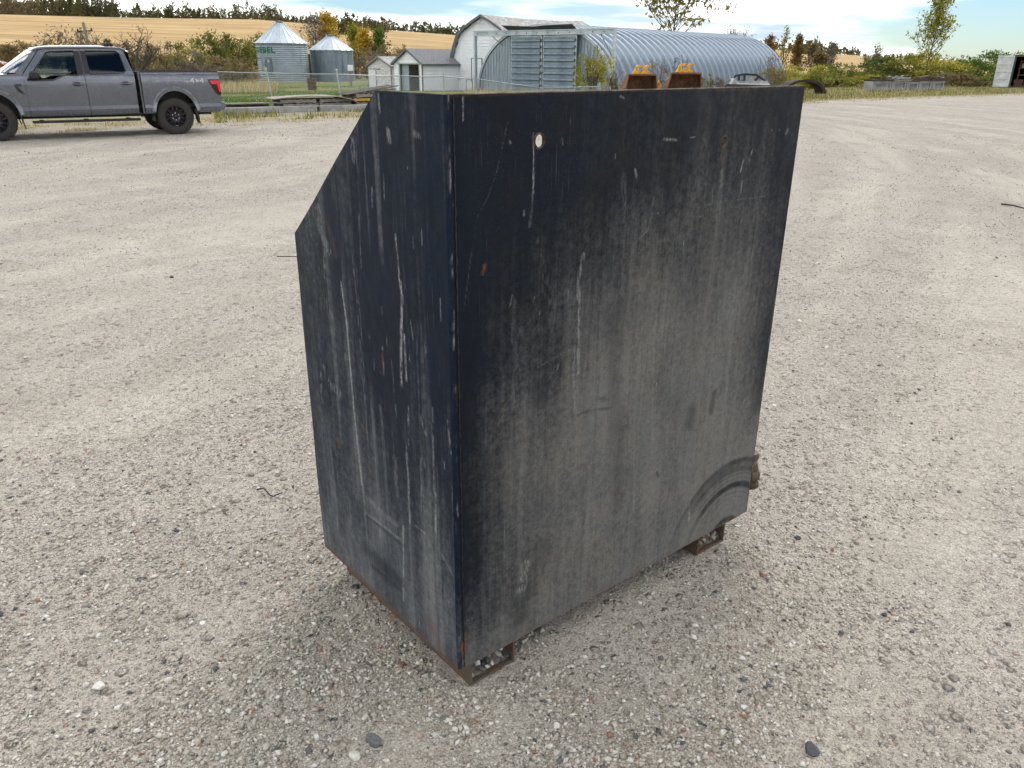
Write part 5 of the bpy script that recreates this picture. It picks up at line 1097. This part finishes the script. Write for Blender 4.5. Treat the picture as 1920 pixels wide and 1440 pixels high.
    MB().box((2.75, -.85, .9), (3.25, .85, 1.33)).build('dashboard', SEAT, root, None, .05)
    M = Matrix.Translation((2.62, .40, 1.22)) @ Matrix.Rotation(-1.15, 4, 'Y'); ring = [M @ Vector((.19*math.cos(a), .19*math.sin(a), 0)) for a in np.linspace(0, 2*math.pi, 25)]; MB().tube(ring, .016, 6, False).build('steering_wheel', SEAT, root, 60)
build_truck()
# ------------------------------------------------------------------ red car far left
def build_car():
    p = onground(-8, 150); RED = mat('dark_red_car_paint', (.22, .012, .022), .25, .3, .08, 3, coat=.6)
    root = thing('red_car', 'dark red car nosing out behind the pickup windshield', 'car', (p[0]+1.6, p[1], p[2]), 0)
    root.rotation_euler = (0, 0, math.radians(-8)); root.scale = (1.3, 1.3, 1.35)
    low = [(-3.9, .35), (-3.95, .75), (-3.6, .95), (-2.9, 1.0), (-.95, .98), (-.2, .86), (.38, .70), (.48, .45), (.40, .25), (-3.8, .25)]
    m = MB(); n = len(low)
    for y, k in ((-.88, .94), (-.80, 1.0), (.80, 1.0), (.88, .94)): m.v += [(x*1.0, y, .25+(z-.25)*k) for x, z in low]
    for j in range(3): m.f += [(j*n+i, j*n+(i+1) % n, (j+1)*n+(i+1) % n, (j+1)*n+i) for i in range(n)]
    m.f += [tuple(range(n)), tuple(range(4*n-1, 3*n-1, -1))]; m.build('body', RED, root, 35)
    cab = [(-3.5, .96), (-2.9, 1.40), (-1.9, 1.46), (-1.5, 1.40), (-.85, .97)]; m = MB(); n = len(cab)
    for y, zz in ((-.82, 0), (-.60, 1), (.60, 1), (.82, 0)): m.v += [(x, y if z > 1 else math.copysign(.82, y), z) for x, z in cab]
    m = MB(); m.prism(cab, -.66, .66); m.build('cabin', GLASS_D, root); m = MB(); m.prism([(-2.95, 1.38), (-2.85, 1.44), (-1.9, 1.49), (-1.5, 1.43), (-1.55, 1.38)], -.66, .66); m.build('roof', RED, root, None, .03)
    for x in (-3.1, -.35):
        for s in (-1, 1):
            w = bpy.data.objects.new('wheel', None); COL.objects.link(w); w.parent = root; w.location = (x, .80*s, .33); M = Matrix.Rotation(-math.pi/2*s, 4, 'X')
            MB().lathe([(.21, -.09), (.30, -.10), (.33, -.07), (.33, .07), (.30, .10), (.21, .09)], 28, M).build('tyre', TYRE, w, 40); MB().lathe([(0, .07), (.05, .075), (.21, .09)], 14, M).build('rim', mat('silver_rim', (.5, .5, .52), .3, .8, .1, 10), w, 40)
    for s in (-1, 1): MB().box((.22, .55*s, .58), (.43, .80*s, .70)).build('headlight', MATS['lamp_clear'], root, None, .02)
build_car()
#==PART4==
# ------------------------------------------------------------------ vegetation
L_OLIVE = leafmat('olive_leaves', [(0, (0.068, 0.090, 0.024)), (.4, (0.150, 0.173, 0.045)), (.7, (0.255, 0.247, 0.068)), (1, (0.390, 0.315, 0.090))])
L_GREEN = leafmat('green_leaves', [(0, (0.045, 0.083, 0.022)), (.5, (0.112, 0.173, 0.042)), (1, (0.255, 0.285, 0.068))])
L_YELLOW = leafmat('yellow_autumn_leaves', [(0, (0.225, 0.180, 0.030)), (.4, (0.480, 0.315, 0.038)), (.75, (0.690, 0.450, 0.060)), (1, (0.360, 0.360, 0.075))])
L_LIME = leafmat('yellow_green_leaves', [(0, (0.135, 0.150, 0.030)), (.5, (0.315, 0.300, 0.053)), (1, (0.540, 0.465, 0.090))])
L_PALE = leafmat('pale_yellow_leaves', [(0, (.20, .18, .05)), (.5, (.42, .36, .11)), (1, (.60, .52, .22))], .55)
L_TAN = leafmat('tan_autumn_leaves', [(0, (.13, .10, .05)), (.5, (.26, .20, .10)), (1, (.40, .32, .17))])
L_BROWN = leafmat('brown_autumn_leaves', [(0, (0.090, 0.075, 0.045)), (.5, (0.195, 0.150, 0.083)), (1, (0.330, 0.247, 0.120))])
L_GREY = leafmat('grey_twig_mass', [(0, (0.105, 0.090, 0.075)), (.5, (0.210, 0.180, 0.143)), (1, (0.315, 0.262, 0.195))], .1)
L_RUST = leafmat('rusty_leaves', [(0, (0.105, 0.068, 0.038)), (.5, (0.240, 0.143, 0.053)), (1, (0.375, 0.240, 0.075))])
L_DRY = leafmat('dry_grass', [(0, (0.240, 0.195, 0.090)), (.5, (0.450, 0.367, 0.188)), (1, (0.660, 0.555, 0.330))], .3)
L_GRASS = leafmat('lawn_grass', [(0, (0.075, 0.135, 0.030)), (.5, (0.135, 0.210, 0.045)), (.8, (0.240, 0.255, 0.075)), (1, (0.480, 0.405, 0.195))], .3)
def cards(name, C, size, rs, m_, parent, tint=None, asp=1.6, up=None):
    """leaf shaped faces (rhombs) round the points C"""
    n = len(C); C = np.asarray(C); size = np.broadcast_to(size, (n,))
    a = rs.normal(size=(n, 3)); a /= np.linalg.norm(a, axis=1)[:, None]+1e-9
    if up is not None: a = a*(1-up)+np.array([0, 0, 1])*up; a /= np.linalg.norm(a, axis=1)[:, None]
    b = np.cross(a, rs.normal(size=(n, 3))); b /= np.linalg.norm(b, axis=1)[:, None]+1e-9
    a = a*(size*asp*.5)[:, None]; b = b*(size*.5)[:, None]
    V = np.stack([C-a, C+b*rs.uniform(.6, 1, (n, 1)), C+a, C-b*rs.uniform(.6, 1, (n, 1))], 1).reshape(-1, 3)
    me = fastmesh(name, V, np.arange(4*n).reshape(n, 4)); settint(me, rs.rand(n) if tint is None else np.clip(tint, 0, 1)); return link(name, me, m_, parent)
def clumps(rs, n, w, h, d, nc, spread, shape=.55, low=.05):
    """points gathered in nc clumps in a rounded crown of width w, depth d, height h"""
    cen = []
    while len(cen) < nc:
        p = rs.uniform(-1, 1, 3); q = math.sqrt(p[0]**2+p[1]**2); hz = (p[2]+1)/2
        lim = (1-abs(hz-.42)**2*2.2)
        if q < max(lim, .12)*(.75+.4*rs.rand()): cen.append((p[0]*w/2, p[1]*d/2, h*(low+(1-low)*hz)))
    cen = np.array(cen); k = rs.randint(0, nc, n); P = cen[k]+rs.normal(size=(n, 3))*spread*np.array([w, d, h])*rs.uniform(.5, 1.2, nc)[k][:, None]
    tone = rs.uniform(0, 1, nc)[k]*.6+rs.rand(n)*.4
    P[:, 2] = np.abs(P[:, 2]); return P, tone
def shrub(label, p, w, h, m_, seed, n=1300, leaf=.11, name='shrub', group=None, stems=9, bark=BARK, d=None, up=None, asp=1.6, spread=.075, nc=30, bare=0):
    rs = np.random.RandomState(seed); root = thing(name, label, 'shrub', p, 0, group); d = d or w*.7
    m = MB()
    for k in range(stems):
        a = rs.uniform(0, 6.28); q = rs.uniform(.1, .95); e = Vector((math.cos(a)*q*w*.46, math.sin(a)*q*d*.46, h*rs.uniform(.6, .98))); s = Vector((math.cos(a)*.12*w*q, math.sin(a)*.12*d*q, 0))
        mid = s.lerp(e, .5)+Vector((rs.normal()*.05*w, rs.normal()*.05*w, .06*h)); r = .007*h+.012
        m.tube([s, mid, e], [r, r*.7, r*.3], 4, False)
        for _ in range(bare):
            t = rs.uniform(.35, .95); o = s.lerp(e, t); m.tube([o, o+Vector((rs.normal()*.10*w, rs.normal()*.08*w, abs(rs.normal())*.13*h+.05*h))], [r*.5, r*.22], 3, False)
    m.build('stems', bark, root)
    P, t = clumps(rs, n, w, h, d, nc, spread); f = cards('foliage', P, leaf*rs.uniform(.6, 1.3, n), rs, m_, root, t, asp, up); return root
def tree(label, p, h, spread, m_, seed, leaf_n=900, leaf=.12, trunk=.12, bark=BARK, levels=4, name='tree', group=None, lean=(0, 0), upward=.55, fork=.3, leaf_from=2, nbranch=3, stray=.25, leader=0, low=.15):
    rs = random.Random(seed); nr = np.random.RandomState(seed); root = thing(name, label, 'tree', p, 0, group)
    tb = MB(); tips = []
    def grow(o, d, L, r, lv):
        n = 3; pts = [o]; c = o; dd = d.copy()
        for k in range(n):
            dd = (dd+Vector((rs.gauss(0, .13), rs.gauss(0, .13), .06*upward))).normalized(); c = c+dd*(L/n); pts.append(c)
        tb.tube(pts, [r*(1-.45*k/n) for k in range(n+1)], 6 if lv < 2 else 4, False)
        if lv >= leaf_from:
            for q in pts[1:]: tips.append(q)
        if lv >= levels: return
        kids = nbranch+(1 if lv == 0 else 0)
        for k in range(kids):
            t = 1.0 if k == 0 else rs.uniform(.35, .95); o2 = pts[int(t*n)] if k == 0 else pts[0].lerp(pts[-1], t)
            ang = rs.uniform(0, 6.28); sd_ = Vector((math.cos(ang)*spread, math.sin(ang)*spread, upward*rs.uniform(.5, 1.1)))
            d2 = (dd*(.75 if k == 0 else .35)+sd_*(.35 if k == 0 else .8)).normalized(); grow(o2, d2, L*rs.uniform(.58, .80), r*(.55 if k else .6), lv+1)
    if leader:                                # one straight stem with side limbs getting shorter towards the top
        pts = [Vector((lean[0]*h*t+rs.gauss(0, .006)*h, lean[1]*h*t+rs.gauss(0, .006)*h, h*t-.05)) for t in np.linspace(0, 1, 9)]
        tb.tube(pts, [trunk*(1-.93*k/8) for k in range(9)], 7, False)
        for k in range(leader):
            t = low+(.97-low)*(k+rs.random())/leader; i_ = min(7, int(t*8)); o = pts[i_].lerp(pts[i_+1], t*8-i_); a = k*2.4+rs.uniform(-.4, .4); L = h*spread*(1-t*.82)*rs.uniform(.6, 1.05)
            levels_ = 2; grow(o, Vector((math.cos(a), math.sin(a), upward*rs.uniform(.7, 1.5))).normalized(), L*.62, trunk*.42*(1-t*.7), levels-2)
        tips.extend(pts[4:])
    else: grow(Vector((0, 0, -.05)), Vector((lean[0], lean[1], 1)).normalized(), h*fork, trunk, 0)
    top = max(v[2] for v in tb.v); sc = 1.0 if leader else h/top; tb.v = [(x*sc, y*sc, z*sc) for x, y, z in tb.v]
    tb.build('trunk', bark, root, 60)
    if leaf_n:
        T = np.array([tuple(t) for t in tips])*sc; k = nr.randint(0, len(T), leaf_n); tone = nr.rand(len(T))[k]*.6+nr.rand(leaf_n)*.4
        cards('crown', T[k]+nr.normal(size=(leaf_n, 3))*stray, leaf*nr.uniform(.6, 1.35, leaf_n), nr, m_, root, tone)
    return root
GH = 'willow shrubs behind the pickup'
for i, (x, yt, d, wpx, m_, n, lb) in enumerate([
        (-10, 82, 172, 90, L_OLIVE, 1500, 'yellowish olive shrub at the far left behind the red car'),
        (48, 76, 165, 90, L_TAN, 1500, 'tan shrub rising behind the pickup windshield'),
        (118, 62, 88, 95, L_GREY, 1500, 'grey brown half bare shrub left of the utility pole'),
        (162, 60, 92, 60, L_GREY, 900, 'thin grey shrub just left of the pole foot'),
        (205, 72, 95, 90, L_OLIVE, 1500, 'olive shrub right of the pole behind the cab roof'),
        (300, 72, 92, 80, L_TAN, 1500, 'tan shrub behind the bare tree'),
        (345, 70, 90, 80, L_OLIVE, 1700, 'olive shrub right of the bare tree, above the truck bed'),
        (395, 64, 96, 85, L_OLIVE, 1900, 'dense olive shrub above the rear of the truck bed'),
        (440, 67, 99, 80, L_OLIVE, 1800, 'rounded olive shrub next left of the lettered bin'),
        (478, 68, 112, 70, L_OLIVE, 1500, 'olive shrub partly hidden by the lettered bin'),
        (280, 100, 80, 90, L_TAN, 1100, 'low tan shrub at the foot of the bare tree'),
        (360, 98, 82, 100, L_GREY, 1200, 'low grey twiggy shrub above the middle of the truck bed'),
        (240, 95, 78, 70, L_BROWN, 900, 'low brown shrub behind the rear cab window'),
        (430, 100, 88, 90, L_TAN, 1100, 'low tan shrub above the tailgate')]):
    p = onground(x, d); h = zrow(p, yt)-p[2]; w = wpx*d*.000655
    shrub(lb, p, w*1.15, h, m_, 40+i, int(n*2.1), .0017*d, 'willow_shrub', GH, 10, BARK_PALE if m_ is L_GREY else BARK, d=2.6, asp=2.2, spread=.085, nc=36, bare=4 if m_ is L_GREY else 1)
p = onground(262, 76); tree('bare grey tree with open branching crown behind the truck cab', p, zrow(p, 45)-p[2], 1.0, L_GREY, 7, 260, .10, .15, BARK, 5, 'bare_tree', None, (-.05, 0), .5, .28, 4, 3, .12)
p = onground(225, 78); tree('smaller bare bush tree left of the bare grey tree', p, zrow(p, 58)-p[2], 1.1, L_GREY, 19, 220, .10, .11, BARK, 5, 'bare_tree', None, (-.1, 0), .45, .22, 4, 3, .12)
# trees between and behind the bins
for i, (x, yt, d, kind, m_, n, sp, lb) in enumerate([
        (596, 34, 135, 't', L_GREY, 700, .75, 'bare grey tree rising between the two grain bins'), (618, 33, 140, 't', L_YELLOW, 2600, .55, 'golden yellow tree just behind the shorter bin roof'),
        (668, 52, 150, 't', L_LIME, 1900, .5, 'yellow green tree right of the shorter bin roof'), (685, 62, 145, 't', L_YELLOW, 1700, .6, 'orange yellow tree behind the white sheds'),
        (712, 60, 145, 't', L_GREEN, 1900, .55, 'dark green tree above the peeling shed'), (728, 78, 135, 's', L_BROWN, 1400, 0, 'brown shrub between shed and garage roofs'),
        (690, 86, 125, 's', L_GREY, 1500, 0, 'grey leafless thicket left of the peeling shed'), (757, 84, 140, 's', L_OLIVE, 900, 0, 'small olive shrub above the garage ridge'), (605, 70, 128, 's', L_GREY, 1000, 0, 'grey brown thicket in the gap between the bins'), (672, 92, 122, 's', L_BROWN, 1000, 0, 'low brown shrub beside the shorter bin')]):
    p = onground(x, d); h = zrow(p, yt)-p[2]
    if kind == 't': tree(lb, p, h, sp, m_, 60+i, n, .24, .16, BARK, 4, 'autumn_tree', 'trees behind the bins', (0, 0), .9, .25, 2, 3, .35, leader=22, low=.18)
    else: shrub(lb, p, 5.2 if i != 7 else 4.2, h, m_, 60+i, n, .20, 'thicket', 'thickets behind the sheds', 10, BARK_PALE, bare=4)
# big half bare tree behind the quonset, with yellow leaves against the sky
p = onground(1258, 125); tree('tall half bare poplar with sparse yellow leaves rising behind the quonset', p, 17.5, 1.75, L_PALE, 23, 30000, .42, .18, BARK, 4, 'poplar_tree', None, (0, 0), .85, .27, 2, 3, .45, leader=60, low=.26)
p = onground(1390, 128); tree('small pale leafed tree over the far end of the quonset', p, zrow(p, 48)-p[2], .6, L_LIME, 29, 500, .16, .12, BARK_PALE, 4, 'poplar_tree', None, (0, 0), .9, .3, 2, 3, .25)
# shrubs before the quonset
p = onground(1112, 60); shrub('feathery yellow green shrub before the quonset door', p, 3.1, zrow(p, 92)-p[2], L_LIME, 81, 2600, .075, 'feathery_shrub', None, 16, BARK_PALE, asp=2.6, up=.35, spread=.07, nc=44, bare=5)
for i, (x, yt, d, w, m_, lb) in enumerate([(1150, 118, 58, 1.5, L_BROWN, 'thin brown weed beside the feathery shrub'), (1238, 100, 58, 2.2, L_BROWN, 'dry brown weeds behind the first rusty bucket'), (1278, 104, 57, 1.6, L_GREY, 'grey dry weeds behind the wider bucket'), (1325, 136, 55, 1.4, L_OLIVE, 'small olive weed between bucket and grey attachment'), (1352, 140, 55, 1.6, L_BROWN, 'low brown weed left of the grey attachment'), (1440, 104, 62, 2.3, L_RUST, 'rust brown sapling at the far end of the quonset'), (1462, 118, 60, 1.6, L_BROWN, 'thin brown weed right of the rust brown sapling'), (1205, 135, 60, 1.5, L_OLIVE, 'low olive weed behind the first bucket')]):
    p = onground(x, d); shrub(lb, p, w, zrow(p, yt)-p[2], m_, 90+i, 420, .075, 'weed_shrub', 'weeds before the quonset', 9, BARK_PALE, asp=2.2, up=.3, spread=.06, nc=22, bare=4)
# right-hand shrub belt
for i, (x, yt, d, w, m_, n, lb) in enumerate([
        (1478, 122, 82, 5, L_LIME, 1300, 'yellow green shrub at the left end of the right hand thicket'), (1530, 124, 84, 6, L_LIME, 1500, 'yellow shrub above the rusty culvert'), (1590, 118, 86, 6, L_OLIVE, 1500, 'olive shrub left of the concrete blocks'), (1640, 108, 88, 6, L_GREEN, 1700, 'green shrub behind the left end of the concrete blocks'),
        (1690, 104, 86, 6, L_OLIVE, 1800, 'broad olive shrub left of the slender tree'), (1738, 100, 84, 6, L_LIME, 1900, 'leafy shrub round the foot of the slender tree'), (1785, 112, 86, 5, L_OLIVE, 1400, 'olive shrub right of the slender tree'), (1830, 108, 90, 6, L_GREEN, 1700, 'dark green shrub left of the container door'), (1866, 99, 96, 6, L_GREEN, 1700, 'dark green shrub behind the white container door'), (1905, 98, 100, 6, L_OLIVE, 1400, 'olive shrub behind the shipping container'),
        (1560, 140, 72, 4.5, L_OLIVE, 1100, 'low olive growth right behind the culvert'), (1615, 140, 73, 4.5, L_LIME, 1100, 'low yellow growth between culvert and blocks'), (1800, 138, 76, 4.5, L_BROWN, 1100, 'low dry growth right of the concrete blocks'), (1835, 140, 78, 4, L_OLIVE, 1000, 'low olive growth beside the container door'), (1500, 140, 74, 4.5, L_LIME, 1100, 'low yellow growth behind the tank corner')]):
    p = onground(x, d); shrub(lb, p, w, zrow(p, yt)-p[2], m_, 110+i, int(n*1.25), .15, 'thicket_shrub', 'shrubs along the right of the yard', 9, BARK, asp=2.0, spread=.085, nc=34, bare=1)
p = onground(1738, 84); tree('slender young poplar with green and yellow leaves standing above the thicket', p, zrow(p, -2)-p[2],  .56, L_LIME, 131, 1800, .18, .10, BARK, 4, 'poplar_tree', None, (.03, 0), .95, .25, 2, 3, .22, leader=30, low=.24)
for i, (x, yt, d, m_, n, up_, lb) in enumerate([(1440, 70, 150, L_RUST, 1100, .8, 'brown tree left in the copse beyond the quonset'), (1466, 52, 155, L_LIME, 350, .95, 'tall thin half bare tree in the copse beyond the quonset'), (1492, 68, 150, L_RUST, 1700, .95, 'narrow rust coloured tree in the copse beyond the quonset'), (1520, 82, 152, L_BROWN, 900, .7, 'low brown tree at the right of the copse'), (1555, 82, 158, L_GREY, 500, .8, 'bare grey tree on the slope right of the copse'), (1625, 80, 160, L_GREY, 450, .6, 'bare bushy tree on the skyline above the olive thicket'), (1650, 84, 160, L_GREY, 300, .6, 'smaller bare bushy tree on the skyline'), (1420, 84, 140, L_RUST, 1000, .6, 'rusty brown bush tree at the quonset gable'), (1538, 96, 135, L_BROWN, 1000, .5, 'dull brown bush tree over the culvert')]):
    p = onground(x, d); tree(lb, p, zrow(p, yt)-p[2], (.32 if i in (1, 2) else .45) if i not in (5, 6) else 1.0, m_, 140+i, n, .25, .13, BARK, 4, 'copse_tree', 'trees beyond the quonset', (0, 0), up_, .22, 2, 3, .28, leader=0 if i in (5, 6, 8) else 20, low=.12)
# woods on the hill crest: far masses
def wood(name, label, spans, seed):
    rs = np.random.RandomState(seed); P = []; S = []; T = []
    tr = MB()
    for x0, x1, r0, step, hh, tone, gap in spans:
        x = x0
        while x < x1:
            x += step*rs.uniform(.6, 1.4)
            if rs.rand() < gap: continue
            d = r0*rs.uniform(.97, 1.05); q = onground(x, d); h = hh*rs.uniform(.7, 1.2); w = h*rs.uniform(.45, .75); n = int(120*h/9)
            pp, t = clumps(rs, n, w, h, w, 12, .10, low=.12); P.append(pp+q); T.append(t*.5+tone+rs.uniform(-.12, .12)); k_ = n//2; P.append(q+np.column_stack([rs.normal(0, w*.5, k_), rs.normal(0, w*.4, k_), np.abs(rs.normal(0, h*.20, k_))])); T.append(np.full(k_, tone)+rs.rand(k_)*.4); tr.tube([q, q+np.array([0, 0, h*.6])], [.25, .1], 4, False)
    C = np.concatenate(P); o = cards(name, C, rs.uniform(.6, 1.5, len(C)), rs, leafmat('far_wood_leaves', [(0, (.055, .058, .05)), (.35, (.10, .105, .05)), (.65, (.18, .155, .07)), (1, (.25, .20, .13))]), None, np.concatenate(T), 1.3)
    tag(o, label, 'woods', None, 'stuff'); tg = tr.build('trunks', BARK, o); tg['kind'] = 'stuff'
wood('woods', 'dark autumn wood along the crest of the stubble hill, left', [(-60, 60, 600, 3.5, 11, .35, 0), (10, 95, 560, 3.5, 12.5, .6, 0), (95, 172, 545, 3.5, 13, .28, 0), (165, 238, 555, 3.5, 12, .1, 0)], 1)
wood('woods', 'long thin tree line on the hill crest above the bins', [(238, 262, 640, 6, 10, .1, .15), (260, 370, 640, 3.5, 12, .25, .0), (370, 450, 645, 4, 10, .3, .03), (450, 530, 650, 4, 11, .3, .12), (520, 620, 650, 4, 6.5, .35, .05), (600, 720, 650, 4, 8, .35, .05)], 2)
wood('woods', 'distant tree line on the crest left of the barn roof', [(715, 872, 640, 5, 7.5, .25, .05), (640, 665, 420, 5, 8, .05, 0), (680, 720, 500, 7, 7, .35, .2)], 3)
wood('woods', 'low distant tree line on the right hand skyline', [(1400, 1600, 600, 7, 6, .25, .1), (1600, 1760, 640, 9, 3.5, .2, .2), (1480, 1560, 450, 7, 7, .3, .2)], 4)
# ------------------------------------------------------------------ grasses
def blades(name, label, P, H, m_, seed, cat, w=.012, lean=.35, tint=None):
    rs = np.random.RandomState(seed); n = len(P); a = rs.uniform(0, 6.28, n); H = np.asarray(H)
    d = np.stack([np.cos(a), np.sin(a), np.zeros(n)], -1); t = np.stack([-np.sin(a), np.cos(a), np.zeros(n)], -1)*(np.asarray(w)*rs.uniform(.6, 1.4, n))[:, None]
    top = P+d*(H*lean*rs.rand(n))[:, None]+np.stack([np.zeros(n), np.zeros(n), H], -1)
    V = np.stack([P-t, P+t, top], 1).reshape(-1, 3); me = fastmesh(name, V, np.arange(3*n).reshape(n, 3)); settint(me, rs.rand(n) if tint is None else tint)
    return tag(link(name, me, m_), label, cat, None, 'stuff')
def strip(n, s0, s1, a0, a1, seed, patch=.45):
    """ground points with yard-edge distance s0..s1 and column angle (x/y) a0..a1"""
    rs = np.random.RandomState(seed); out = []
    while sum(map(len, out)) < n:
        k = n*2; s = rs.uniform(s0, s1, k); t = rs.uniform(a0, a1, k)          # point with VN.p = VD+s and x = t*y
        y = (VD+s)/(VN[0]*t+VN[1]); x = t*y; g = fbm(x*1.1+9, y*1.1, seed+3, 3)+.25*fbm(x*6, y*6, seed, 2)
        ok = (y > 5) & (g > patch+.25*rs.rand(k)); out.append(np.stack([x, y], -1)[ok])
    q = np.concatenate(out)[:n]; return np.column_stack([q, terr(q[:, 0], q[:, 1])])
rs = np.random.RandomState(77)
P = strip(11000, -.8, 3.2, -.75, -.12, 5, .54); blades('verge_grass', 'dry sparse weeds along the gravel edge beside the pickup', P, rs.gamma(2, .017, len(P)), L_DRY, 1, 'grass', .008, 1.3)
P = strip(2600, .4, 6, -.36, -.12, 6, .60); blades('verge_weeds', 'green weed tufts round the pallets and concrete beams', P, rs.gamma(2, .05, len(P)), L_OLIVE, 2, 'weeds', .012, .4)
P = strip(42000, 5, 60, -.62, -.05, 7, .1); blades('lawn_grass', 'mown lawn between the fence and the grain bins', P, rs.uniform(.03, .08, len(P)), L_GRASS, 3, 'grass', .03, .6, np.clip(.30+.65*sst(.42, .62, fbm(P[:, 0]*.16+3, P[:, 1]*.16, 12, 3))+rs.normal(0, .15, len(P)), 0, 1))
P = strip(14000, 38, 62, -.75, -.28, 8, .15); blades('reed_grass', 'tall dry reed grass before the willow shrubs', P, rs.uniform(.25, .95, len(P)), L_DRY, 4, 'grass', .03, .7)
P = strip(22000, -1.6, 14, .20, .72, 9, .48); blades('rough_grass', 'rough dry grass along the right edge of the yard', P, rs.gamma(2, .030, len(P)), L_DRY, 5, 'grass', .014, 1.0)
P = strip(16000, .6, 18, .22, .72, 10, .48); blades('green_grass', 'green grass at the foot of the right hand thicket', P, rs.gamma(2, .05, len(P)), L_OLIVE, 6, 'grass', .02, .4)
P = strip(16000, 2, 40, -.06, .34, 13, .2); blades('yard_grass', 'grass round the quonset and the buckets', P, rs.gamma(3, .07, len(P)), L_DRY, 7, 'grass', .02, .4)
# ------------------------------------------------------------------ bits lying on the gravel
def gpt(x, y):
    d = ray(x, y); q = _eye+d*(-CAM_H/d[2]); return Vector((q[0], q[1], tz(q[0], q[1])))
def wire(label, pts, r, m_, name='twig'):
    q = [gpt(*p)+Vector((0, 0, r+.004+dz)) for *p, dz in pts]; root = tag(link(name, None), label, 'twig', None); root.location = q[0]
    MB().tube([p-q[0] for p in q], [r*(1-.4*i/len(q)) for i in range(len(q))], 5).build('stick', m_, root, 60)
wire('thin dark bent strap lying on gravel left of the tank foot', [(482, 921, 0), (495, 923, .012), (507, 932, 0), (513, 935, .004), (530, 929, .006)], .004, BLACKP, 'bent_strap')
wire('short dark stick on the gravel near the right picture edge', [(1878, 384, 0), (1900, 390, .02), (1920, 394, .01)], .012, WOOD_DARK)
wire('thin dark stem sticking out behind the tank side', [(520, 487, .02), (545, 489, .03), (565, 488, .02)], .005, WOOD_DARK)
